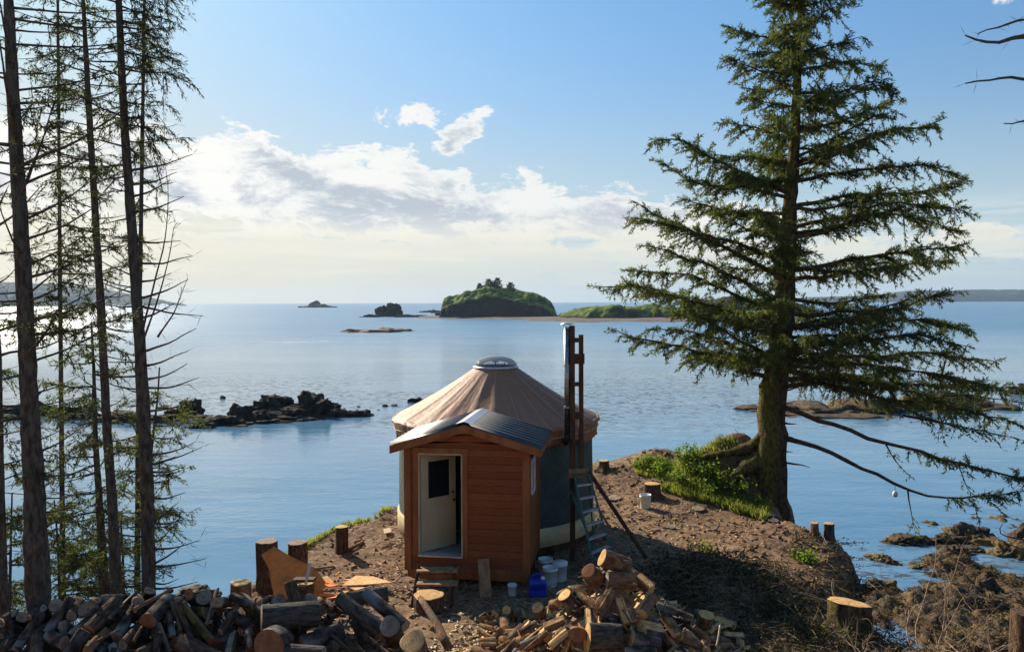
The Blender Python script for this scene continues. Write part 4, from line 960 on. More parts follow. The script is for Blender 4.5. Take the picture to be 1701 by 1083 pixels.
BR = [ # path in pixels from trunk to tip, depth offset, radius
 ([(1318, 75), (1260, 62), (1212, 46)], .6, .035), ([(1320, 125), (1262, 118), (1207, 100)], -.5, .04), ([(1318, 178), (1280, 172), (1240, 160)], .8, .035),
 ([(1316, 232), (1262, 215), (1205, 203)], -.4, .045), ([(1314, 322), (1240, 290), (1180, 262), (1130, 228), (1082, 238)], .5, .07), ([(1312, 330), (1250, 312), (1180, 310), (1140, 298), (1102, 272)], -1.0, .06),
 ([(1315, 270), (1250, 262), (1190, 256)], 1.2, .045), ([(1305, 462), (1230, 424), (1160, 388), (1110, 370), (1062, 338)], .6, .08), ([(1306, 440), (1230, 405), (1150, 385), (1100, 372), (1052, 362)], -1.2, .07),
 ([(1308, 372), (1260, 352), (1210, 350), (1168, 350)], .9, .055), ([(1302, 502), (1230, 468), (1160, 430), (1120, 425), (1080, 408)], -1.0, .075), ([(1300, 520), (1220, 490), (1150, 455), (1090, 455), (1048, 448)], 1.3, .07),
 ([(1297, 560), (1230, 540), (1150, 500), (1080, 475), (1000, 478)], .2, .08), ([(1298, 545), (1220, 520), (1160, 505), (1110, 490), (1040, 468)], -1.8, .07), ([(1290, 634), (1220, 608), (1150, 582), (1085, 568), (1025, 552)], .4, .075),
 ([(1292, 615), (1230, 580), (1180, 560), (1130, 548), (1080, 545)], 1.6, .06), ([(1292, 600), (1240, 572), (1190, 540), (1150, 520)], -1.8, .06), ([(1290, 610), (1240, 590), (1180, 592), (1140, 600)], -1.2, .05), ([(1313, 300), (1270, 300), (1225, 300)], -1.4, .05),
 ([(1326, 60), (1370, 20), (1418, 0)], .4, .035), ([(1324, 88), (1380, 75), (1432, 60)], -.6, .04), ([(1324, 120), (1390, 102), (1465, 112)], .7, .045), ([(1322, 168), (1400, 165), (1455, 140), (1485, 155)], -.8, .05),
 ([(1320, 215), (1390, 205), (1450, 182), (1498, 165)], .8, .05), ([(1317, 275), (1390, 248), (1470, 218), (1530, 212), (1570, 198)], .4, .065), ([(1316, 262), (1380, 235), (1440, 200), (1478, 185)], -1.2, .05),
 ([(1314, 302), (1400, 285), (1470, 280), (1540, 272), (1594, 292)], -.6, .065), ([(1311, 345), (1400, 325), (1480, 320), (1550, 318), (1598, 300)], .9, .07), ([(1308, 395), (1380, 385), (1450, 340), (1520, 335), (1598, 352)], -1.3, .07),
 ([(1308, 380), (1400, 360), (1480, 350), (1550, 370), (1590, 385)], 1.4, .065), ([(1304, 450), (1380, 440), (1450, 425), (1530, 415), (1604, 408)], -.3, .08), ([(1303, 470), (1380, 458), (1440, 438), (1520, 440), (1580, 432)], 1.3, .07),
 ([(1300, 525), (1380, 518), (1450, 522), (1520, 505), (1560, 480), (1582, 488)], -.5, .075), ([(1298, 545), (1380, 530), (1460, 530), (1540, 530), (1612, 548)], .9, .075), ([(1296, 572), (1380, 566), (1460, 560), (1540, 556), (1605, 578)], -1.6, .07),
 ([(1295, 585), (1380, 590), (1470, 590), (1560, 585), (1650, 602)], .4, .075), ([(1294, 600), (1380, 600), (1470, 608), (1560, 622), (1640, 640)], -1.8, .07), ([(1293, 612), (1400, 628), (1500, 640), (1600, 640), (1692, 642)], 1.3, .08),
 ([(1292, 632), (1390, 625), (1460, 640), (1530, 650), (1600, 690)], -1.0, .07), ([(1293, 650), (1360, 630), (1450, 660), (1560, 672), (1690, 700)], .5, .08), ([(1290, 640), (1360, 618), (1430, 625), (1500, 615)], 2.2, .06),
]
for path, dY, r0 in BR: bb(path, dY, r0)
# limbs reaching towards and away from the viewer
for i in range(90):
    py = rs.uniform(-150, 610) if i > 6 else rs.uniform(-150, 20); z = P(1310, py, YB)[2]; k = np.interp(py, [-170, 0, 200, 400, 600], [.25, 1.5, 2.4, 3.4, 3.6]) * rs.uniform(.55, 1.)
    sgn = 1 if rs.rand() < .5 else -1; an = rs.uniform(-1.35, 1.35); a = ton(z); e = a + np.array([math.sin(an) * k, sgn * math.cos(an) * k, rs.uniform(-.05, .28) * k]); m_ = (a + e) / 2 + [0, 0, -.07 * k]
    branch(big, [a, m_, e], .022 + .012 * k, rs, 'bark_brown', 'needles', 10, t0=.12, per_m=19, slen=.55, tl=.13, tw=.029, step=.052, droop=.5, flat=.6, sub=5)
for i in range(9):      # top twigs near the leader
    z = tz[-1] - rs.uniform(0, 1.6)
# the two long drooping limbs low on the right, bare until the ends, with side shoots
bb([(1300, 668), (1360, 700), (1430, 722), (1500, 745), (1590, 768), (1660, 785), (1720, 800)], -2.4, .085, t0=.55, per_m=16, slen=.5)
bb([(1300, 722), (1360, 738), (1430, 780), (1490, 808), (1550, 832), (1600, 832), (1690, 818)], -3.0, .08, t0=.74, per_m=16, slen=.45, up=-.3)
def side(path, Ya, Yb, r0, **k):
    n = len(path); pts = [P(a, b, Ya + (Yb - Ya) * i / (n - 1)) for i, (a, b) in enumerate(path)]
    kk = dict(t0=.1, per_m=10, slen=.34, tl=.12, tw=.038, step=.065, droop=.7, flat=.6, sub=2); kk.update(k)
    branch(big, pts, r0, rs, 'bark_brown', 'needles', 10, **kk)
side([(1508, 815), (1512, 845), (1520, 882)], 20.6, 20.5, .025, t0=.6, per_m=16)
side([(1470, 735), (1485, 765), (1510, 790)], 20.7, 20.3, .025, t0=.1)
side([(1590, 768), (1610, 820), (1640, 830)], 20.2, 19.9, .02)
side([(1570, 600), (1560, 650), (1580, 690)], 21.5, 21.3, .03)
side([(1470, 640), (1490, 672), (1550, 700), (1640, 720)], 21.3, 20.8, .04, per_m=14, slen=.45)
side([(1540, 660), (1600, 655), (1700, 670)], 21.4, 21.0, .04, per_m=14, slen=.5)
side([(1500, 690), (1600, 710), (1700, 730)], 21.4, 21.0, .04, per_m=12, slen=.45, t0=.4)
for i, (a, b, c, d_) in enumerate(((1305, 668, 1318, 670), (1305, 688, 1322, 690), (1305, 702, 1323, 704), (1302, 722, 1318, 726), (1302, 748, 1316, 750), (1300, 765, 1345, 778), (1298, 650, 1330, 640))):
    branch(big, [P(a - 8, b, YB - .15), P((a + c) / 2, (b + d_) / 2, YB - .25), P(c, d_, YB - .3)], .045, rs, 'bark_brown', None, 5, name='dead_stub', dead=3)
bo = MB(); bo.lathe([(.001, -.09), (.045, -.075), (.066, -.03), (.066, .02), (.045, .06), (.02, .075), (.001, .08)], 20); o = bo.build('buoy', 'white_plastic', None, True); q = P(1189, 0, 20.5); o.location = P(1487, 817, 20.55) ; o.location[2] = P(1487, 820, 20.55)[2]
tag(o, 'small white float hanging from the lowest bare spruce limb', 'buoy')
g = MB(); g.tube([(0, 0, .075), (0, 0, .26)], .006, 5); g.build('hanging_cord', 'black_gap', o)

# ---- slender trunks on the left
def conifer(pxs, Y, rad, label, bark='bark_grey', group=None, seed=1, z0=None):
    pts = [P(a, b, Y) for a, b in pxs]; b0 = pts[-1]; zg = hz_at(b0[0], b0[1]) if z0 is None else z0
    if zg < b0[2] - .05: pts.append(np.array([b0[0] + (pts[-1][0] - pts[-2][0]) * .3, Y, zg - .3])); rad = rad + [rad[-1] * 1.15]
    else: pts[-1][2] = min(pts[-1][2], zg - .2)
    o = empty('spruce_tree', (pts[-1][0], Y, zg), label, 'tree', group); pts = pts[::-1]; rad = rad[::-1]
    trunk_mesh(o, pts, rad, bark, 60, 16, .13, seed); zs = np.array([q[2] for q in pts]); xs__ = np.array([q[0] for q in pts]); rr = np.array(rad)
    o['_'] = 0; del o['_']
    return o, (lambda z: np.array([np.interp(z, zs, xs__), Y, z])), (lambda z: float(np.interp(z, zs, np.interp(np.linspace(0, 1, len(zs)), np.linspace(0, 1, len(rr)), rr))))
pxw = lambda w_, Y: .74 * w_ / 2 / F * Y
def zpx(py, Y): return P(0, py, Y)[2]
def limbs(T, Y, n, ylo, yhi, lmin, lmax, rs, dead=.6, up=(.1, .45), sides=(0, 6.28), r=.02, **k):
    o, on, rad = T
    for i in range(n):
        py = ylo + (yhi - ylo) * (i + rs.rand()) / n; z = zpx(py, Y); a = on(z); an = rs.uniform(*sides); L = rs.uniform(lmin, lmax); u = rs.uniform(*up)
        d = np.array([math.cos(an), math.sin(an), 0]); e = a + d * L + [0, 0, u * L]; m_ = a + d * L * .5 + [0, 0, u * L * .5 - .05 * L]
        r0 = r * (.6 + .4 * L / lmax) * rs.uniform(.8, 1.2)
        if rs.rand() < dead: branch(o, [a, m_, e], r0, rs, 'bark_grey', None, 9, dead=int(10 * L), name='dead_branch')
        else: branch(o, [a, m_, e], r0, rs, 'bark_grey', 'needles_dark', 9, **k)
fol = dict(t0=.2, per_m=15, slen=.40, tl=.075, tw=.013, step=.032, droop=.7, flat=.6, sub=4)
rl_ = np.random.RandomState(5)
# A: thick trunk near the left edge
TA = conifer([(8, -140), (14, 0), (24, 200), (36, 400), (46, 600), (56, 800), (66, 1060)], 9.4, [pxw(w_, 9.4) for w_ in (15, 22, 28, 32, 36, 42, 52)], 'thickest bare trunk among the left trees, near the left frame edge', seed=2)
limbs(TA, 9.4, 34, -100, 620, .5, 1.9, rl_, .55, (.15, .65), (-1.3, 1.3), .022, **fol)
limbs(TA, 9.4, 12, -100, 800, .4, 1.2, rl_, .7, (.0, .4), (1.8, 4.4), .02, **fol)
limbs(TA, 9.4, 9, 620, 960, .3, .9, rl_, .85, (.1, .6), (-1.1, 1.1), .02, **fol)
# B: the thin pole
TB = conifer([(131, -140), (138, 0), (147, 170), (158, 350), (168, 520), (177, 700), (188, 860), (194, 1000)], 12.2, [pxw(w_, 12.2) for w_ in (4, 9, 13, 15, 17, 19, 22, 26)], 'thin straight trunk between the two thicker left trunks', seed=4)
limbs(TB, 12.2, 44, -140, 560, .35, 1.35, rl_, .35, (-.1, .35), (0, 6.28), .016, **fol)
limbs(TB, 12.2, 16, 560, 960, .3, .9, rl_, .8, (-.1, .4), (0, 6.28), .014, **fol)
# C: the front right one of the group with bare stubs
TC = conifer([(194, -140), (197, 0), (206, 200), (222, 420), (234, 600), (243, 760), (246, 880), (247, 1000)], 11.0, [pxw(w_, 11) for w_ in (10, 14, 17, 21, 24, 27, 28, 31)], 'straight trunk with many bare side stubs, rightmost of the left trees', seed=6)
limbs(TC, 11.0, 30, -140, 240, .4, .85, rl_, .12, (-.25, .2), (-.9, .9), .018, **{**fol, 'per_m': 20, 'slen': .46, 'droop': 1.0})
limbs(TC, 11.0, 22, -140, 420, .4, 1.1, rl_, .4, (-.15, .25), (1., 5.2), .016, **fol)
tips = [(326, 546, 585), (312, 584, 608), (311, 603, 632), (331, 629, 645), (325, 660, 683), (336, 743, 775), (325, 733, 757), (309, 774, 785), (308, 818, 826), (294, 837, 862), (311, 860, 868), (287, 874, 905), (331, 897, 912), (308, 900, 940), (343, 927, 940), (297, 961, 970), (329, 965, 978), (320, 424, 440), (285, 453, 470), (312, 462, 495), (320, 258, 285), (294, 285, 308), (306, 327, 355), (283, 300, 330), (300, 400, 402), (290, 505, 530), (338, 526, 508)]
for (tx_, ty_, ay) in tips:
    a = TC[1](zpx(ay, 11)); e = P(tx_, ty_, 11 + rl_.uniform(-.5, .5)); m_ = (a + e) / 2 + [0, 0, -.03 - .05 * rl_.rand()]
    branch(TC[0], [a, m_, e], .022, rl_, 'bark_grey', None, 9, dead=7, name='dead_branch')
limbs(TC, 11.0, 30, 430, 990, .3, .9, rl_, .95, (.0, .5), (1.6, 4.6), .016, **fol)
for path in ([(238, 545), (256, 470), (276, 400), (281, 300), (272, 262)], [(240, 560), (262, 500), (282, 430), (290, 360), (300, 372)], [(262, 560), (290, 520), (312, 462)]):
    branch(TC[0], [P(a, b, 10.8) for a, b in path], .016, rl_, 'bark_grey', None, 14, dead=22, name='dead_branch')
# D: edge trunk
TD = conifer([(-60, -100), (-22, 300), (-5, 560), (0, 800), (6, 1060)], 10.2, [pxw(w_, 10.2) for w_ in (6, 12, 15, 17, 22)], 'narrow trunk cut by the left frame edge', seed=8)
limbs(TD, 10.2, 22, 0, 900, .4, 1.3, rl_, .6, (.05, .5), (-1.2, 1.2), .018, **fol)
# E: shorter live tree between the trunks, and live spruces further down the bank
def live(pxs, Y, w0, w1, label, ylo, yhi, lmax, n, seed, dead=.15, top=.3, den=11):
    rsx = np.random.RandomState(seed); k = len(pxs)
    T = conifer(pxs, Y, [pxw(w0 + (w1 - w0) * i / (k - 1), Y) for i in range(k)], label, seed=seed)
    for i in range(n):
        f_ = (i + rsx.rand()) / n; py = ylo + (yhi - ylo) * f_; z = zpx(py, Y); a = T[1](z); L = lmax * (top + (1 - top) * f_ ** .6) * rsx.uniform(.6, 1.05); an = rsx.uniform(0, 6.28); u = rsx.uniform(-.15, .25)
        d = np.array([math.cos(an), math.sin(an), 0]); e = a + d * L + [0, 0, u * L]; m_ = a + d * L * .5 + [0, 0, u * L * .5 - .08 * L]
        if rsx.rand() < dead: branch(T[0], [a, m_, e], .014, rsx, 'bark_grey', None, 8, dead=8, name='dead_branch')
        else: branch(T[0], [a, m_, e], .02, rsx, 'bark_grey', 'needles', 9, t0=.12, per_m=den * 1.6, slen=.46, tl=.09, tw=.018, step=.042, droop=.6, flat=.5, sub=4)
    return T
live([(152, 540), (156, 620), (158, 720), (166, 850), (174, 990)], 13.6, 4, 26, 'short forked live tree standing between the left trunks', 560, 960, 1.4, 32, 21, .25)
live([(-60, 250), (-50, 500), (-45, 800), (-40, 1000)], 15.5, 6, 26, 'leafy spruce down the bank at the left frame edge', 300, 1000, 2.4, 44, 22)
live([(92, -260), (96, 0), (100, 500), (104, 900)], 15.0, 4, 11, 'dense live spruce behind the thickest left trunk', -260, 560, 1.5, 34, 23, .5)
live([(245, -420), (240, 0), (232, 500), (228, 960)], 17.2, 3, 12, 'tall live spruce standing behind the stub-covered trunk', -420, 420, .85, 40, 24, .45)
live([(90, 830), (96, 900), (100, 1010)], 14.2, 3, 10, 'low bushy spruce sapling at the foot of the left trunks', 840, 1010, 1.5, 24, 25, .15, .6, 10)
live([(265, 610), (262, 660), (250, 760), (240, 900)], 16.0, 3, 12, 'small drooping spruce overlapping the left end of the rock outcrop', 650, 880, 1.05, 24, 26, .1, .5, 11)
live([(200, 850), (204, 920), (205, 1000)], 15.0, 3, 10, 'small spruce sapling low between the thin and stub-covered trunks', 870, 1000, .9, 14, 27, .1, .6, 10)
live([(20, 820), (18, 900), (15, 1040)], 12.5, 3, 10, 'mossy spruce sapling at the lower left corner', 850, 1040, 1.0, 16, 28, .2, .6, 10)

# ---- dead snag just off the right edge whose limbs reach into the frame
TS = conifer([(1850, -300), (1830, 200), (1815, 600), (1800, 1060)], 13.5, [.05, .11, .15, .2], 'bare dead tree off the right edge with limbs reaching into the sky', seed=31, z0=-1.)
rz_ = np.random.RandomState(3)
for path, r0 in (([(1820, 70), (1760, 66), (1700, 64), (1640, 64), (1604, 62)], .075), ([(1822, 70), (1760, 30), (1700, 30), (1660, 42), (1624, 58)], .045), ([(1820, 140), (1760, 132), (1700, 131), (1650, 134), (1604, 138)], .055), ([(1818, 215), (1750, 205), (1700, 205), (1668, 204)], .045), ([(1812, 640), (1760, 680), (1730, 700)], .03), ([(1808, 780), (1740, 800), (1700, 812), (1690, 805)], .02), ([(1808, 880), (1740, 905), (1690, 895), (1650, 885), (1665, 868)], .03), ([(1805, 900), (1740, 920), (1690, 910), (1662, 898)], .025), ([(1803, 990), (1740, 1000), (1700, 1003), (1672, 995)], .025), ([(1803, 935), (1740, 938), (1690, 932)], .03)):
    branch(TS[0], [P(a, b, 13.5 - .3 * i) for i, (a, b) in enumerate(path)], r0, rz_, 'bark_grey', None, 12, name='dead_branch', dead=16)

# ================================================================ UNDERGROWTH
def leaf_bush(px, py, rw, hh, n, label, seed, Y=None, group='leafy shrubs under the big spruce', m='leaves', ls=.09):
    q = GP(px, py) if Y is None else P(px, py, Y); z = hz_at(q[0], q[1]); rs = np.random.RandomState(seed)
    o = empty('leafy_shrub', (q[0], q[1], z), label, 'shrub', group); ns = max(6, n // 26); SV = []; PP = []; DD = []
    for i in range(ns):
        a = rs.rand() * 6.28; r_ = rw * math.sqrt(rs.rand()); e = np.array([math.cos(a) * r_, math.sin(a) * r_, hh * rs.uniform(.4, 1.) * (1 - .35 * (r_ / rw) ** 2)]); b = e * [.25, .25, 0] + [0, 0, -.08]
        mid = (b + e) / 2 + rs.normal(size=3) * .04; V, Q, _ = tube_np([b, mid, e], [.008, .006, .003], 4); SV.append(V)
        k = n // ns; u = rs.uniform(.25, 1.05, k); pp = b + (e - b) * u[:, None] + rs.normal(size=(k, 3)) * .07; PP.append(pp); dd_ = rs.normal(size=(k, 3)); dd_[:, 2] = dd_[:, 2] * .5 + .1; DD.append(dd_)
    QQ = np.concatenate([np.array([[0, 1, 5, 4], [1, 2, 6, 5], [2, 3, 7, 6], [3, 0, 4, 7], [4, 5, 9, 8], [5, 6, 10, 9], [6, 7, 11, 10], [7, 4, 8, 11]]) + 12 * i for i in range(ns)])
    mesh_np('stems', np.concatenate(SV), QQ, 'bark_brown', o)
    PP = np.concatenate(PP); DD = np.concatenate(DD); qmesh('leaves', quads(PP, DD, ls * rs.uniform(.6, 1.3, len(PP)), ls * .62, rs), m, o)
for i, (px, py, rw, hh, n, lab) in enumerate((
    (1075, 775, .30, .34, 300, 'small bright shrub at the far rim, leftmost of the shrubs'),
    (1100, 785, .45, .45, 520, 'low yellow-green shrub second from the left on the mound'),
    (1140, 772, .40, .75, 620, 'tallest light green shrub poking above the mound'),
    (1130, 800, .50, .42, 620, 'broad green shrub in front of the tallest one'),
    (1165, 788, .50, .50, 700, 'dense green shrub on the middle of the mound'),
    (1195, 800, .55, .50, 760, 'wide leafy shrub left of the spruce roots'),
    (1225, 815, .55, .48, 680, 'darker shrub against the spruce root bank'),
    (1180, 815, .45, .34, 480, 'low shrub at the grass edge of the mound'),
    (1245, 838, .40, .34, 380, 'small shrub right below the spruce roots'),
    (1268, 848, .28, .26, 200, 'last little shrub at the end of the grass strip'))):
    leaf_bush(px, py, rw, hh, n, lab, 70 + i)
leaf_bush(1335, 935, .30, .22, 240, 'bright green fern clump alone on the dirt near the cliff rim', 90, group=None)
leaf_bush(1180, 920, .40, .28, 260, 'mossy olive tuft on top of the dark brush', 91, group=None, m='grass', ls=.07)
leaf_bush(1300, 1010, .3, .3, 150, 'dull green weed tuft in the shade left of the mossy stump', 92, group=None, m='needles', ls=.07)
leaf_bush(1398, 1078, .35, .35, 320, 'mossy weed clump at the foot of the large right stump', 93, group=None, m='needles', ls=.06)
def grass_patch(poly, n, h_, seed, m='grass', label=None):
    rs = np.random.RandomState(seed); poly = np.array(poly, float); lo, hi = poly.min(0), poly.max(0); pts = []
    while len(pts) < n:
        q = lo + (hi - lo) * rs.rand(2); c = False; j = len(poly) - 1
        for i in range(len(poly)):
            if (poly[i][1] > q[1]) != (poly[j][1] > q[1]) and q[0] < (poly[j][0] - poly[i][0]) * (q[1] - poly[i][1]) / (poly[j][1] - poly[i][1]) + poly[i][0]: c = not c
            j = i
        if c: pts.append(q)
    pts = np.array(pts); B = np.stack([pts[:, 0], pts[:, 1], height(pts[:, 0], pts[:, 1]) - .02], 1); Dd = rs.normal(size=(n, 3)) * .35; Dd[:, 2] = 1
    return quads(B, Dd, h_ * rs.uniform(.5, 1.3, n), .022, rs)
GV = [grass_patch([GP(a, b)[:2] for a, b in ((1090, 812), (1150, 800), (1220, 832), (1280, 852), (1270, 866), (1190, 842), (1130, 826))], 5200, .26, 1),
      grass_patch([GP(a, b)[:2] for a, b in ((1050, 772), (1100, 762), (1240, 752), (1250, 800), (1120, 800), (1060, 790))], 3500, .2, 2),
      grass_patch([(-5.3, 16.8), (-5.3, 18.6), (-4.6, 20.5), (-3.3, 21.7), (-3.3, 21.2), (-4.2, 19.9), (-4.75, 18.3), (-4.8, 17.0)], 5200, .15, 3),
      grass_patch([(-3.6, 21.7), (-2.6, 23.2), (0, 25.4), (2.9, 26.6), (4.5, 26), (2.8, 26), (.2, 24.8), (-2.2, 22.8)], 1500, .14, 4)]
g_ = qmesh('grass', np.concatenate(GV), 'grass', None); g_['kind'] = 'stuff'
# wood chips, bark crumbs and twigs all over the clearing
def litter(n, box, L, W, H, m, name, seed, lying=.25):
    rs = np.random.RandomState(seed); X = rs.uniform(box[0], box[1], n); Y = rs.uniform(box[2], box[3], n); P3 = np.stack([X, Y, X * 0], 1)
    keep = (fbm(P3, .5, 3, seed) + rs.rand(n) * .9 > .25) & (rim_dist(X, Y) < -.1); X, Y = X[keep], Y[keep]; n = len(X); Z = height(X, Y) + .012
    Dd = rs.normal(size=(n, 3)); Dd[:, 2] *= lying; Dd /= np.linalg.norm(Dd, axis=1)[:, None]; S = np.cross(Dd, rs.normal(size=(n, 3)) * [.3, .3, 1]); S /= np.linalg.norm(S, axis=1)[:, None]; U = np.cross(Dd, S)
    l = L * rs.uniform(.4, 1.3, n)[:, None]; w_ = W * rs.uniform(.5, 1.2, n)[:, None]; B = np.stack([X, Y, Z], 1); V = []
    for a, b, c in ((-1, -1, -1), (1, -1, -1), (1, 1, -1), (-1, 1, -1), (-1, -1, 1), (1, -1, 1), (1, 1, 1), (-1, 1, 1)): V.append(B + Dd * l * a / 2 + S * w_ * b / 2 + U * H * c / 2)
    V = np.stack(V, 1).reshape(-1, 3); Fb = np.array([(3, 2, 1, 0), (4, 5, 6, 7), (0, 1, 5, 4), (1, 2, 6, 5), (2, 3, 7, 6), (3, 0, 4, 7)])
    o = mesh_np(name, V, (np.arange(n)[:, None, None] * 8 + Fb[None]).reshape(-1, 4), m); o['kind'] = 'stuff'
litter(1500, (-5, 8, 12.3, 25), .09, .04, .014, 'lumber_dark', 'bark_crumbs', 1)
litter(2600, (-5, 8, 12, 24), .085, .03, .008, 'cut_wood', 'wood_chips', 2)
litter(2600, (-1.5, 1.6, 11.5, 14.2), .075, .035, .010, 'lumber_pale', 'sawdust_chips', 3)
litter(3600, (-5, 8, 12, 25), .34, .014, .010, 'pale_twig', 'fallen_twigs', 4)
litter(1000, (-5, 8, 12, 25), .10, .08, .045, 'ground', 'soil_clods', 5)
# dark slash heaps in the shade on the right
def slash(name, label, c, ext, hh, n, seed, m='slash', L=.5, cat='brush pile'):
    rs = np.random.RandomState(seed); o = empty(name, (c[0], c[1], hz_at(*c)), label, cat); NV = []; SV = []; b = 0; QQ = []
    for i in range(n):
        u, v_ = rs.uniform(-1, 1, 2)
        if u * u + v_ * v_ > 1: continue
        x, y = c[0] + u * ext[0], c[1] + v_ * ext[1]; zt_ = hh * (1 - (u * u + v_ * v_)) * rs.rand() ** .6; p0 = np.array([x - c[0], y - c[1], hz_at(x, y) - o.location[2] + zt_])
        an = rs.rand() * 6.28; Lb = L * rs.uniform(.5, 1.6); e = p0 + np.array([math.cos(an) * Lb, math.sin(an) * Lb, rs.uniform(-.25, .25) * Lb]); mid = (p0 + e) / 2 + [0, 0, .08 * Lb]
        pts = resample([p0, mid, e], 6); V, Q, _ = tube_np(pts, np.linspace(.012, .004, 6), 4); SV.append(V); QQ.append(Q + b); b += len(V)
        if rs.rand() < .8: s_, n_ = spray(pts, rs, t0=.1, per_m=12, slen=.2, tl=.09, tw=.022, step=.05, droop=.2, flat=.6, sub=2); NV.append(n_)
    mesh_np('sticks', np.concatenate(SV), np.concatenate(QQ), 'dry_twigs', o); qmesh('needle_twigs', np.concatenate(NV), m, o)
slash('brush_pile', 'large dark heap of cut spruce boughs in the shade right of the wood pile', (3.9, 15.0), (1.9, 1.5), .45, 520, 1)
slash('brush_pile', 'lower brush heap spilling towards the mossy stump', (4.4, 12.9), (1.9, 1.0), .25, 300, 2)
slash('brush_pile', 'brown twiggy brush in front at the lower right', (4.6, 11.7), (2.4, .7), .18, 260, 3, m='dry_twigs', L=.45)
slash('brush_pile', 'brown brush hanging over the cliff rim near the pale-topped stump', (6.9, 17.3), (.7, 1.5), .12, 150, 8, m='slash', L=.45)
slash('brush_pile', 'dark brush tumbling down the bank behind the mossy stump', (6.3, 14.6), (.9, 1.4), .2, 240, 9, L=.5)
# bare branching bushes at the lower right corner
def bare_bush(c, hh, n, label, seed, w_=1.):
    rs = np.random.RandomState(seed); z = hz_at(*c); o = empty('bare_bush', (c[0], c[1], z), label, 'bush', 'bare bushes at the lower right')
    VV = []; QQ = []; b = 0
    def grow(p, d, L, r, lv):
        nonlocal b
        k = 6; pts = [p]
        for i in range(k): d = d + rs.normal(size=3) * .16; d[2] += .02; d /= np.linalg.norm(d); pts.append(pts[-1] + d * L / k)
        V, Q, _ = tube_np(pts, np.linspace(r, r * .55, k + 1), 5); VV.append(V); QQ.append(Q + b); b += len(V)
        if lv:
            for _ in range(rs.randint(2, 4)):
                i = rs.randint(2, k + 1); dd_ = d + rs.normal(size=3) * .7; grow(pts[i], dd_ / np.linalg.norm(dd_), L * rs.uniform(.4, .7), r * .5, lv - 1)
    for i in range(n):
        a = rs.rand() * 6.28; d = np.array([math.cos(a) * w_, math.sin(a) * w_, rs.uniform(.3, 1.1)]); grow(np.array([rs.normal() * .15, rs.normal() * .15, -.1]), d / np.linalg.norm(d), hh * rs.uniform(.6, 1.1), .014, 3)
    mesh_np('twigs', np.concatenate(VV), np.concatenate(QQ), 'pale_twig', o)
bare_bush((6.35, 12.8), 1.5, 9, 'pale bare branching bush right of the large mossy stump', 5)
bare_bush((7.4, 12.2), 1.5, 10, 'bare tangled bush nearer the right frame edge', 6)
bare_bush((6.8, 11.6), .8, 9, 'low bare bush at the bottom of the lower right corner', 7)
bare_bush((5.2, 11.4), .6, 7, 'small dry bush below the mossy stump at the frame bottom', 8)

# ================================================================ LOG PILES
def log_mesh(L, r, bark, cut, seed, split=0.):
    rs = np.random.RandomState(seed); n = 18; a = np.arange(n) * 2 * math.pi / n; cosp = np.cos(a - 1.); face = None; lv = np.linspace(-L / 2, L / 2, 6); V = []
    e = rs.uniform(.85, 1.15); ph = rs.rand(3) * 6
    for z in lv:
        rr = r * (1 + .06 * np.sin(2 * a + ph[0]) + .04 * np.sin(3 * a + ph[1]) + .05 * fbm(np.stack([np.cos(a) * 3, np.sin(a) * 3, np.full(n, z * 9)], 1), 1, 3, seed))
        if split: cut_r = r * split / np.maximum(cosp, 1e-3) * (1 + .05 * rs.normal(size=n)); face = (cosp > 0) & (cut_r < rr); rr = np.where(face, cut_r, rr)
        V.append(np.stack([rr * np.cos(a) * e, rr * np.sin(a) / e, np.full(n, z)], 1))
    Q = np.concatenate([np.stack([j * n + np.arange(n), j * n + (np.arange(n) + 1) % n, (j + 1) * n + (np.arange(n) + 1) % n, (j + 1) * n + np.arange(n)], 1) for j in range(5)])
    o = mesh_np('log', np.concatenate(V), Q, bark, None, not split)
    if split:
        o.data.materials.append(MATS[cut]); fi = face & np.roll(face, -1); o.data.polygons.foreach_set('material_index', np.tile(fi, 5).astype(np.int32)); o.data.update()
    for s_, rg in ((-1, V[0]), (1, V[-1])):
        c = rg.mean(0); sl = rs.normal(size=2) * .12
        def f_(q, k): w = c + (q - c) * k; w = w.copy(); w[..., 2] += s_ * .004 * (k < 1); return w
        inn = f_(rg, .9); vv = np.concatenate([rg, inn, [c + [0, 0, s_ * .006]]]).tolist()
        fc = [((i + 1) % n, i, n + i, n + (i + 1) % n) for i in range(n)] + [(n + (i + 1) % n, n + i, 2 * n) for i in range(n)]
        if s_ > 0: fc = [f[::-1] for f in fc]
        me = bpy.data.meshes.new('cut_end'); me.from_pydata(vv, [], fc); link('cut_end', me, cut, o)
    return o
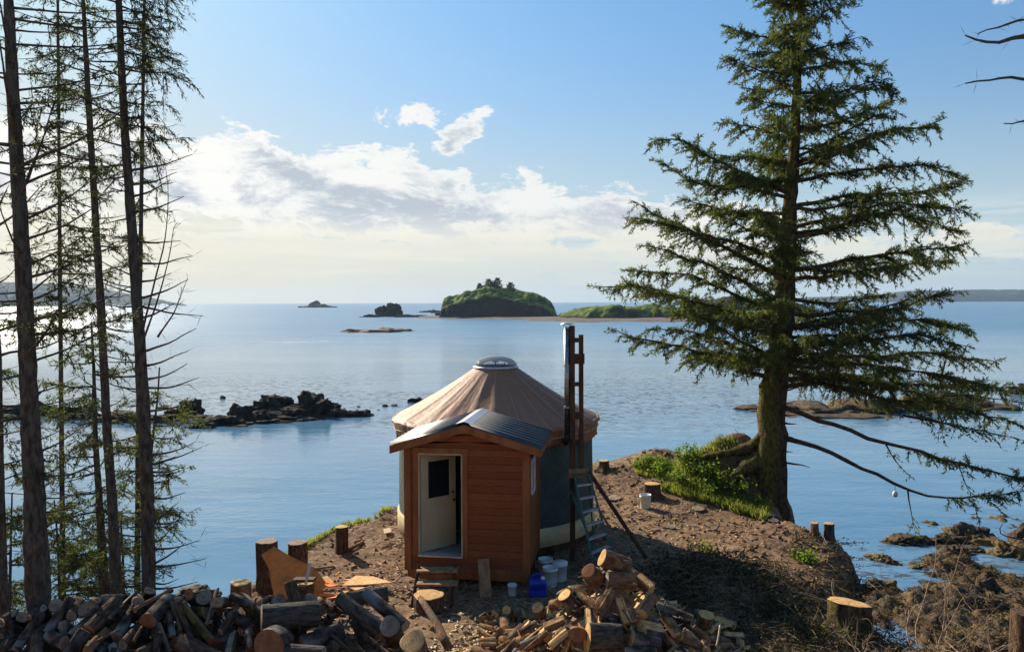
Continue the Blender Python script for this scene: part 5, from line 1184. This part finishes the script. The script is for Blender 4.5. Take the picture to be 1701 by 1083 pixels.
SPEC = [  # px, py, Y, length, radius, yaw deg, tilt deg, bark, cut, label
 (1022, 934, 11.75, .46, .115, 196, 24, 'log_bark_red', 'cut_wood', 'topmost round of the sunlit pile, its bright cut face tipped up to the left'),
 (1032, 964, 11.55, .42, .12, 4, -3, 'log_bark_red', 'cut_grey', 'thick brown round lying level just under the topmost one'),
 (1002, 1060, 10.9, .46, .19, 10, -6, 'bark_grey', 'cut_wood', 'biggest lichen-grey log at the front of the sunlit pile'),
 (960, 1052, 11.0, .30, .11, 262, 18, 'log_bark_red', 'cut_orange', 'orange-faced round left of the biggest lichen-grey log'),
 (896, 1018, 12.55, .26, .10, 240, 62, 'log_bark_red', 'cut_wood', 'short round with a glowing upturned face at the left toe of the sunlit pile'),
 (1171, 1030, 12.3, .22, .12, 300, 70, 'log_bark_red', 'cut_wood', 'upright round with a bright top at the right end of the sunlit pile'),
 (1120, 1018, 12.0, .55, .085, 340, -14, 'log_bark', 'cut_wood', 'long mossy log lying on the right slope of the sunlit pile'),
 (950, 1002, 11.7, .36, .12, 190, 50, 'log_bark', 'cut_wood', 'tall split round with a pale lit side at the middle of the sunlit pile'),
 (985, 955, 11.75, .30, .11, 230, 40, 'log_bark_red', 'cut_orange', 'reddish split round left of the level brown one near the pile top'),
 (482, 1022, 8.95, .62, .155, 200, 3, 'bark_grey', 'cut_grey', 'fat log in the shaded pile with a pale grey-green cut face turned left'),
 (690, 1079, 8.35, .30, .135, 255, 58, 'log_bark', 'cut_wood', 'bright upturned sawn face at the bottom right of the shaded pile'),
 (652, 1050, 8.75, .30, .115, 262, 48, 'bark_moss', 'cut_grey', 'mossy upright round in the shaded pile right of centre'),
 (455, 1066, 8.45, .36, .16, 268, 14, 'log_bark', 'cut_orange', 'big reddish cut face looking at the viewer in the shaded pile'),
 (600, 1022, 9.0, .74, .085, 325, -18, 'bark_grey', 'cut_grey', 'long grey log slanting down to the right across the shaded pile'),
 (640, 1012, 9.25, .70, .075, 322, -20, 'log_bark', 'cut_grey', 'long dark log right behind the slanting grey one in the shaded pile'),
 (500, 1082, 8.3, .50, .07, 350, 0, 'bark_grey', 'cut_grey', 'grey log lying level at the very bottom edge of the shaded pile'),
 (610, 990, 9.7, .5, .085, 12, 4, 'bark_grey', 'cut_grey', 'dark log crowning the right end of the shaded pile'),
]
for (px, py, Y, L, r, yw, tl_, bk, ct, lab) in SPEC:
    o = log_mesh(L, r, bk, ct, px); d = Vector((math.cos(R(yw)) * math.cos(R(tl_)), math.sin(R(yw)) * math.cos(R(tl_)), math.sin(R(tl_))))
    o.rotation_mode = 'QUATERNION'; o.rotation_quaternion = d.to_track_quat('Z', 'Y'); o.location = P(px, py, Y); tag(o, lab, 'log', 'rounds in the sunlit right pile' if px > 800 else 'logs in the shaded left pile')
LOGS = [(0,506,135,-3319,9069,1812,23,17,-602,-798),(0,533,127,-5518,8751,1610,579,580,405,405),(0,409,142,-1212,9487,1267,489,811,275,166),(0,459,129,-3675,9119,1830,623,774,89,72),(0,406,142,-2340,9739,1463,854,443,125,241),(0,596,142,-4118,9623,1421,210,437,788,379),(0,409,120,-3056,9377,1760,117,184,-824,-523),(0,622,67,-4914,8718,1793,337,97,-259,-900),(0,434,82,-4590,8972,1791,255,185,-556,-769),(0,639,62,-3544,9505,1831,864,454,101,193),(0,401,60,-3985,9419,1731,800,443,196,355),(0,474,57,-5683,9453,1416,4,8,885,465),(0,521,97,-5522,9518,1363,925,370,-33,-81),(0,577,66,-3368,9219,2122,817,575,22,31),(0,542,66,-4397,8687,1789,504,855,-104,-62),(0,539,59,-4205,8937,1745,560,820,99,68),(0,630,95,-5754,8647,1747,21,13,525,851),(0,614,63,-5741,9164,1852,881,473,-16,-31),(0,529,55,-4377,8402,1720,271,209,574,744),(0,470,78,-3749,9159,2028,618,520,380,451),(0,483,71,-4459,9457,1846,869,400,-122,-266),(0,389,73,-2621,9434,1711,92,160,851,491),(0,602,60,-4501,9058,1946,605,753,-200,-161),(0,487,60,-4345,8877,2020,15,11,-602,-799),(0,509,99,-4060,9381,1979,207,382,792,430),(0,530,60,-5392,8952,1842,161,115,-572,-796),(0,547,79,-2533,9594,1776,10,19,-888,-459),(0,380,67,-3171,9629,1784,160,327,837,409),(0,543,61,-4360,9187,2161,759,605,150,188),(0,513,69,-3983,8890,1859,491,823,245,147),(0,483,91,-4036,9023,2105,665,746,-28,-25),(0,437,82,-5185,8620,1853,577,771,214,160),(0,608,62,-5227,9634,1246,25,58,-914,-400),(0,437,89,-2710,9511,1913,108,194,-852,-474),(0,647,56,-5404,9298,1842,953,303,6,19),(0,442,56,-5386,8790,1957,152,70,412,896),(0,424,93,-4613,8906,2083,162,101,521,832),(0,574,67,-5033,9221,1724,831,555,-16,-24),(0,362,57,-4395,8390,1828,31,21,-560,-828),(0,648,58,-3554,8907,2015,491,755,364,237),(0,598,89,-3687,9441,1974,894,403,80,177),(0,542,55,-5038,9113,2093,121,127,-712,-680),(0,378,102,-4901,8421,1726,62,40,535,842),(0,359,71,-2959,8574,1707,29,26,660,750),(0,512,72,-4877,9498,1770,242,437,-757,-420),(0,367,66,-3099,9056,1955,533,683,394,307),(0,560,69,-2411,9536,1945,893,443,32,65),(0,354,84,-3734,9826,1323,194,435,803,359),(0,402,94,-1410,9611,1518,11,21,883,469),(0,568,99,-2985,9224,2021,507,738,367,252),(0,645,97,-4888,9219,2010,81,128,-834,-530),(0,517,60,-3885,8670,1869,226,198,629,717),(0,354,55,-2203,9528,1809,888,408,89,194),(0,348,80,-4668,9297,2110,124,172,792,572),(0,358,57,-4526,9657,1541,85,275,914,284),(0,472,96,-2130,8851,1839,353,318,590,653),(0,546,71,-5556,9302,1914,823,554,-69,-103),(0,414,78,-3437,9743,1397,876,482,-9,-16),(0,416,72,-5255,9552,1479,789,333,201,476),(0,355,56,-3289,9746,1498,255,438,745,433),(0,486,68,-2092,8568,1708,276,160,475,820),(0,563,95,-3448,8592,1829,549,652,399,336),(0,455,56,-5273,9459,1697,22,44,-894,-445),(0,643,57,-4120,8326,1765,501,784,308,197),(0,607,58,-5983,9279,1829,928,355,-41,-107),(0,417,72,-5259,9220,2027,27,55,-897,-437),(0,481,55,-1699,8752,1595,307,180,-473,-806),(0,420,63,-2116,9544,1924,884,436,75,153),(0,646,77,-4732,8365,1824,110,54,436,892),(0,380,93,-2830,9893,1308,860,344,-140,-350),(0,396,77,-2824,9404,2017,837,464,141,254),(0,344,65,-4277,9543,1801,96,193,874,436),(0,599,56,-5638,8560,1816,635,770,-44,-37),(0,347,61,-2234,9405,1983,772,635,2,3),(0,396,70,-3093,8645,1835,67,45,-555,-828),(0,462,59,-4520,8411,1786,15,14,-684,-729),(0,427,55,-4191,8700,1959,652,758,-5,-4),(0,387,56,-4097,9633,1668,890,395,-93,-210),(0,577,58,-3804,9401,2071,879,465,48,90),(0,405,56,-5793,9262,1906,27,60,-908,-413),(0,563,57,-1613,9894,1235,652,344,-315,-598),(0,377,73,-2007,9892,1340,838,350,162,387),(0,411,67,-4746,9680,1505,872,457,81,154),(0,351,69,-4975,8618,1938,633,621,324,330),(0,445,60,-4495,8576,1950,692,722,15,15),(0,562,59,-1720,9182,1666,438,153,-292,-837),(0,555,75,-2538,9286,2054,413,107,-226,-876),(0,386,32,-5456,8999,2089,731,661,113,125),(0,669,36,-5520,8446,1772,13,8,-518,-855),(0,395,31,-3811,8963,2064,473,825,268,154),(0,304,51,-2923,8753,1856,552,818,137,92),(0,384,36,-2902,9260,2120,2,2,-782,-623),(0,446,32,-3797,8630,1921,371,840,363,160),(0,480,30,-2296,9481,2038,789,591,98,131),(0,386,30,-3466,9548,1916,816,502,-150,-244),(0,358,47,-3139,9199,2141,385,335,-564,-649),(0,428,32,-1643,9853,1378,276,631,664,290),(0,424,33,-4438,9006,2186,146,99,553,814),(0,415,59,-5119,8933,2087,186,81,392,897),(0,351,34,-5807,9531,1461,623,404,365,562),(0,350,39,-3848,8522,1867,61,20,-306,-950),(0,461,32,-3701,8898,2042,402,829,350,169),(0,333,30,-2152,9305,2069,734,660,107,119),(0,337,37,-3827,8842,2017,212,133,-514,-820),(0,578,35,-5871,8855,1945,633,612,330,341),(0,357,32,-4772,8788,2067,193,114,498,838),(0,308,36,-3213,8917,2004,101,72,577,808),(0,633,30,-1749,8671,1761,412,718,486,279),(0,315,32,-1811,9558,1648,369,596,606,375),(0,381,57,-4329,9400,2103,884,362,112,273),(0,490,34,-4245,8274,1733,17,5,271,963),(0,305,51,-1752,8793,1751,414,742,460,257),(0,553,30,-3464,9116,2121,59,41,-564,-822),(0,512,30,-3841,9166,2189,65,87,-795,-597),(0,685,31,-4136,9128,2190,714,694,-63,-65),(0,469,35,-5629,8898,1912,966,146,-32,-212),(0,327,36,-1519,9042,1550,484,839,217,125),(0,345,32,-4993,9300,2068,833,502,119,198),(0,615,32,-4803,9109,2194,772,575,163,219),(1,336,121,-242,12451,123,347,454,-652,-499),(1,329,160,2099,13085,197,898,439,18,37),(1,340,114,1848,13106,231,913,405,19,43),(1,383,167,1068,12816,495,414,550,-579,-436),(1,307,132,3343,12472,138,42,49,759,648),(1,412,118,3512,13662,95,346,340,-613,-624),(1,414,115,80,11590,312,337,785,-478,-205),(1,395,125,1821,10932,872,405,554,587,430),(1,367,112,1841,12575,700,848,318,-149,-397),(1,360,168,2481,11354,516,620,513,-378,-457),(1,357,130,2331,11053,490,548,95,-142,-819),(1,327,123,1709,12937,448,309,438,-690,-487),(1,298,117,3283,12974,73,2,2,694,720),(1,391,125,1891,11995,1102,64,84,-790,-603),(1,403,121,1357,12684,837,920,332,71,198),(1,383,130,331,11535,679,722,424,277,472),(1,319,176,2325,12334,578,738,292,-224,-565),(1,311,113,1870,12350,1138,927,368,25,63),(1,318,132,-480,12225,128,339,324,-611,-638),(1,316,166,2578,12835,379,931,362,13,32),(1,316,155,-383,12972,108,124,109,650,742),(1,339,111,182,12118,420,362,613,-605,-357),(1,409,127,559,13025,326,12,29,-928,-370),(1,361,119,1265,13285,316,847,514,-68,-112),(1,307,138,2720,12434,291,58,75,-789,-607),(1,285,142,1597,13429,140,796,477,-191,-319),(1,322,131,-403,13559,119,468,171,-298,-814),(1,398,122,601,12402,513,779,591,-128,-168),(1,300,110,2297,11428,836,287,143,-422,-848),(1,296,153,1591,12196,1192,178,274,-793,-514),(1,381,170,2187,12742,613,311,284,-611,-670),(1,333,135,1956,11133,1005,670,484,-330,-456),(1,351,120,2936,13488,116,306,310,-640,-633),(1,351,132,3175,13245,174,382,326,561,658),(1,376,114,3387,11948,179,647,646,-286,-287),(1,408,113,1434,11294,1030,560,462,-438,-530),(1,306,153,459,11148,551,199,205,-688,-668),(1,380,164,1088,12426,987,535,585,-450,-411),(1,321,112,-43,13570,32,257,287,-687,-616),(1,320,111,1361,12053,1329,611,287,314,668),(1,370,110,802,11998,900,267,497,-727,-391),(1,408,115,1882,11364,1241,220,166,578,768),(1,285,149,324,13652,105,771,622,-86,-107),(1,294,110,704,11341,650,285,507,-709,-398),(1,383,111,1920,11976,1377,524,747,335,235),(1,382,110,2687,11664,580,685,330,-282,-585),(1,323,130,3575,12798,116,510,519,-489,-481),(1,338,121,989,12105,1190,861,492,65,113),(1,394,110,2188,12376,960,767,353,-224,-486),(1,301,121,-5,11888,326,281,592,-683,-324),(1,301,113,929,11445,907,342,602,-627,-357),(1,351,117,-121,12848,79,739,659,-92,-103),(1,272,67,1236,11382,1243,313,836,-421,-158),(1,372,62,675,12135,982,497,742,-373,-250),(1,342,64,-122,12129,358,823,419,173,341),(1,367,72,3243,12924,242,502,659,-446,-339),(1,324,99,1619,12953,692,690,467,-310,-457),(1,281,63,746,11162,756,346,885,-292,-114),(1,417,60,3201,13661,192,399,438,-595,-542),(1,265,102,3518,13251,49,142,138,-685,-701),(1,418,92,2674,11159,568,680,414,-315,-517),(1,354,70,1404,12229,1384,459,618,-513,-381),(1,308,61,3028,12045,273,619,320,-330,-637),(1,344,86,119,13198,161,279,94,304,906),(1,341,62,3084,11946,391,811,570,-77,-110),(1,312,77,1644,12079,1513,911,411,19,43),(1,330,60,128,13008,245,369,577,-614,-393),(1,263,75,1510,13209,356,851,409,143,297),(1,380,61,1644,13300,383,450,397,-529,-600),(1,306,62,2733,12340,536,794,453,-201,-352),(1,267,65,643,11912,1064,814,551,102,151),(1,376,82,2158,11708,855,283,541,702,367),(1,290,96,-27,13616,237,807,408,-193,-381),(1,289,73,433,11702,713,165,434,-828,-315),(1,340,65,-271,12719,235,688,710,-109,-105),(1,378,77,289,11972,578,343,250,533,732),(1,328,87,3539,13206,247,290,265,-621,-678),(1,361,81,-134,13150,256,21,18,-653,-757),(1,357,114,1587,11220,1232,199,73,-337,-918),(1,396,68,-425,13368,145,453,153,-282,-832),(1,262,61,2346,10923,687,554,359,-408,-631),(1,267,66,2844,13697,262,204,211,686,666),(1,402,62,2600,12194,680,453,710,455,290),(1,346,66,118,12384,465,716,336,260,554),(1,279,75,1206,12019,1437,365,697,-547,-286),(1,268,65,162,11282,533,33,32,-697,-715),(1,392,60,646,11283,818,297,725,-575,-236),(1,268,62,1075,11210,1145,11,6,489,872),(1,283,71,2502,11220,784,637,375,-341,-580),(1,275,70,-348,13249,240,749,566,-208,-275),(1,291,63,3156,11688,343,727,428,-273,-463),(1,275,62,2942,13129,254,557,825,-75,-51),(1,369,72,3561,12335,232,670,734,-84,-76),(1,261,79,2588,12552,584,840,321,-156,-408),(1,291,77,1954,11746,1442,236,166,-551,-783),(1,289,65,-36,11753,450,261,687,-634,-241),(1,337,65,161,13628,262,17,19,-735,-677),(1,325,61,599,11422,957,329,534,-663,-409),(1,293,85,3176,12698,240,944,262,-54,-195),(1,399,62,2330,12209,943,637,387,-346,-570),(1,365,64,58,12628,327,856,374,143,329),(1,328,63,1065,11393,1321,613,735,223,186),(1,291,63,2770,11425,611,36,36,704,709),(1,324,71,2210,11267,811,303,145,-406,-850),(1,370,64,2887,11744,608,384,716,514,276),(1,309,62,2243,11291,963,223,126,-475,-842),(1,262,60,-409,12441,265,471,527,-527,-471),(1,296,60,220,11907,689,443,673,-495,-326),(1,343,63,315,12685,510,213,242,711,625),(1,330,63,3410,13501,233,555,475,-444,-519),(1,271,72,2592,11491,734,616,274,-300,-675),(1,318,67,650,11116,851,375,711,-527,-278),(1,265,64,3063,12491,321,291,194,-520,-780),(1,274,60,167,12195,574,164,402,-834,-340),(1,353,60,1337,11293,1305,339,825,-418,-172),(1,296,62,3528,12638,258,487,459,-510,-541),(1,272,66,-233,13620,260,695,657,-201,-213),(1,261,68,3275,12212,186,553,219,297,747),(1,343,60,797,12037,1193,840,493,115,195),(1,410,62,1732,10742,834,544,521,455,475),(1,266,40,662,12445,904,343,745,-520,-239),(1,306,37,2777,11663,685,483,221,-353,-770),(1,284,58,-459,12785,257,641,710,216,196),(1,285,53,-11,11478,434,511,818,-225,-141),(1,255,40,2181,11002,730,624,696,-265,-238),(1,346,35,-476,13295,302,371,398,613,572),(1,251,50,3010,12892,292,725,677,88,94),(1,288,38,3304,12045,242,727,591,-220,-271),(1,407,35,339,11340,736,301,638,-641,-302),(1,248,36,-387,12322,264,555,514,-445,-480),(1,233,52,-151,12330,344,86,135,-832,-531),(1,290,69,1419,12104,1567,868,491,38,68),(1,340,35,3426,12889,296,712,597,-238,-284),(1,402,40,-432,12941,284,746,603,176,218),(1,283,64,3006,11950,512,145,211,797,547),(1,249,36,3048,13477,289,457,605,-520,-393),(1,261,53,-1,12813,264,446,495,-554,-500),(1,279,40,3426,11697,338,40,44,-736,-674),(1,299,52,3517,12010,356,27,42,838,544),(1,290,52,2703,13777,349,407,442,-588,-541)]
from mathutils import Quaternion
PILE = []
def loglab(kind, L, r, c, q):
    ax = Quaternion(q) @ Vector((0, 0, 1)); c = np.array(c); v = Vector(c - np.array([0, 0, CAMZ])).normalized(); d = np.linalg.inv(CM) @ (c - np.array([0, 0, CAMZ])); px = CX - d[0] / d[2] * F; py = CY + d[1] / d[2] * F
    size = 'thin' if r < .07 else ('thick' if r > .115 else 'middling')
    if abs(ax.z) > .75: how = 'nearly upright'
    elif abs(ax.dot(v)) > .72: how = 'seen end-on'
    elif abs(ax.z) > .38: how = 'slanting'
    else: how = 'lying sideways'
    if kind == 0:
        k = min(4, max(0, int(px / 150))); where = ('far left', 'left of centre', 'central', 'right of centre', 'far right')[k]; h = 'cresting' if py < 1012 + (25 if px < 150 else 0) else ('midway' if py < 1050 else 'low')
        return '%s log %s, %s, %s in the shaded pile' % (size, how, h, where)
    k = 0 if px < 930 else (1 if px < 985 else (2 if px < 1050 else (3 if px < 1120 else 4))); where = ('left toe', 'left flank', 'centre', 'right flank', 'right toe')[k]; h = 'high on' if py < 985 else ('halfway up' if py < 1030 else 'low on')
    return '%s round %s, %s the %s of the sunlit pile' % (size, how, h, where)
for i, (kind, L, r, x, y, z, qw, qx, qy, qz) in enumerate(LOGS):
    L, r, x, y, z, qw, qx, qy, qz = [v / 1000 for v in (L, r, x, y, z, qw, qx, qy, qz)]
    if kind == 0:
        o = log_mesh(L, r, ('log_bark', 'bark_brown', 'bark_grey', 'log_bark', 'bark_moss')[i % 5], ('cut_orange', 'cut_grey', 'cut_grey')[i % 3], i, (.0, .0, .2, .0, .4)[i % 5]); lab, gr = loglab(0, L, r, (x, y, z), (qw, qx, qy, qz)), 'logs in the shaded left pile'
    else:
        o = log_mesh(L, r, ('log_bark_red', 'log_bark_red', 'log_bark', 'log_bark_red')[i % 4], 'cut_wood', i, (.0, .15, .0, .35, -.0, .05, .5)[i % 7]); lab, gr = loglab(1, L, r, (x, y, z), (qw, qx, qy, qz)), 'rounds in the sunlit right pile'
    o.rotation_mode = 'QUATERNION'; o.rotation_quaternion = (qw, qx, qy, qz); o.location = (x, y, z); tag(o, lab, 'log', gr); PILE.append((x / y, o))

# sticks poking out of the wood piles and a pole leaning at the end of the left one
for i, (a, b, r, m, lab) in enumerate((
    (P(118, 1048, 8.9), P(205, 1003, 9.3), .02, 'lumber', 'long pale stick slanting over the left end of the shaded pile'),
    (P(150, 1072, 8.5), P(200, 1045, 8.6), .018, 'dry_twigs', 'short stick lying in the shaded pile below the long pale one'),
    (P(222, 1065, 8.5), P(236, 1040, 8.6), .02, 'log_bark_red', 'short reddish stake standing in the shaded pile'),
    (P(355, 1010, 9.3), P(354, 984, 9.35), .018, 'log_bark_red', 'thin upright peg on the crest of the shaded pile'),
    (P(745, 1075, 9.2), P(698, 993, 10.2), .055, 'log_bark_red', 'reddish pole leaning at the right end of the shaded pile'),
    (P(1034, 1012, 11.2), P(1053, 1045, 11.0), .012, 'dry_twigs', 'bare twig sticking out of the middle of the sunlit pile'),
    (P(1106, 997, 11.9), P(1100, 1016, 11.8), .012, 'dry_twigs', 'small twig standing on the long mossy log'),
    (P(1190, 1075, 11.4), P(1196, 1038, 11.6), .016, 'lumber_pale', 'pale split stick upright at the right end of the sunlit pile'),
    (P(843, 1062, 12.1), P(868, 1040, 12.5), .015, 'dry_twigs', 'stick lying at the left toe of the sunlit pile'))):
    g = MB(); a = np.array(a); b = np.array(b); g.tube(resample([[0, 0, 0], (b - a) / 2 + [.01, 0, .02], b - a], 7), np.linspace(r, r * .7, 7), 8, True, .2, i); o = g.build('stick', m, None, True); o.location = a; tag(o, lab, 'stick')
# brown weed matted over the near beach
rs = np.random.RandomState(77); n = 60000; X = rs.uniform(7.5, 24, n); Y = rs.uniform(21, 37, n); Z = beach(X, Y); P3 = np.stack([X, Y, Z], 1)
k = (Z > WZ - .03) & (fbm(P3, .9, 3, 8) + rs.rand(n) * .8 > .15); P3 = P3[k]; n = len(P3); Dd = rs.normal(size=(n, 3)); Dd[:, 2] = np.abs(Dd[:, 2]) * .35
o = qmesh('seaweed', quads(P3, Dd, rs.uniform(.08, .24, n), rs.uniform(.03, .07, n), rs), 'seaweed', None); o['kind'] = 'stuff'

# bark strips and broken twigs caught in the shaded pile
rs = np.random.RandomState(55); n = 1500; X = rs.uniform(-6.4, -.9, n); Y = rs.uniform(8.4, 9.7, n); Z = pileL(X, Y) + rs.uniform(-.12, .10, n); P3 = np.stack([X, Y, Z], 1); k = Z > height(X, Y); P3 = P3[k]; n = len(P3); Dd = rs.normal(size=(n, 3)); Dd[:, 2] *= .4
o = qmesh('pile_debris', quads(P3, Dd, rs.uniform(.08, .34, n), rs.uniform(.012, .045, n), rs), 'log_bark', None); o['kind'] = 'stuff'
rs = np.random.RandomState(56); n = 900; X = rs.uniform(-.3, 3.5, n); Y = rs.uniform(10, 13.6, n); Z = np.maximum(pileR(X, Y), height(X, Y)) + rs.uniform(-.08, .05, n); P3 = np.stack([X, Y, Z], 1); Dd = rs.normal(size=(n, 3)); Dd[:, 2] *= .4
o = qmesh('pile_chips', quads(P3, Dd, rs.uniform(.06, .22, n), rs.uniform(.012, .04, n), rs), 'lumber_pale', None); o['kind'] = 'stuff'

# logs that would share a label are told apart by their order from the left
ORD = ('leftmost', 'second from left', 'third from left', 'fourth from left', 'fifth from left', 'sixth from left', 'seventh from left', 'eighth from left', 'ninth from left', 'tenth from left', 'eleventh from left', 'twelfth from left', 'thirteenth from left', 'fourteenth from left', 'fifteenth from left')
by = {}
PILE += [(o.location[0] / o.location[1], o) for o in bpy.data.objects if 'splintered board scrap' in str(o.get('label'))]
for x, o in sorted(PILE, key=lambda q: q[0]): by.setdefault(o['label'], []).append(o)
for lab, os_ in by.items():
    if len(os_) > 1:
        for k, o in enumerate(os_): o['label'] = ('rightmost' if k == len(os_) - 1 else ORD[min(k, 14)]) + ' ' + lab

# ---------------------------------------------------------------- sea air
me = bpy.data.meshes.new('haze'); g = MB(); g.box((-9300, -9300, -20), (9300, 9300, 130)); o = g.build('haze', None); o['kind'] = 'stuff'
hm = bpy.data.materials.new('haze'); hm.use_nodes = True; hm.node_tree.nodes.clear(); ho = hm.node_tree.nodes.new('ShaderNodeOutputMaterial'); pv = hm.node_tree.nodes.new('ShaderNodeVolumePrincipled')
pv.inputs['Density'].default_value = 0.7e-4; pv.inputs['Color'].default_value = (.55, .76, 1, 1); pv.inputs['Anisotropy'].default_value = .2
hm.node_tree.links.new(pv.outputs[0], ho.inputs['Volume']); o.data.materials.append(hm)
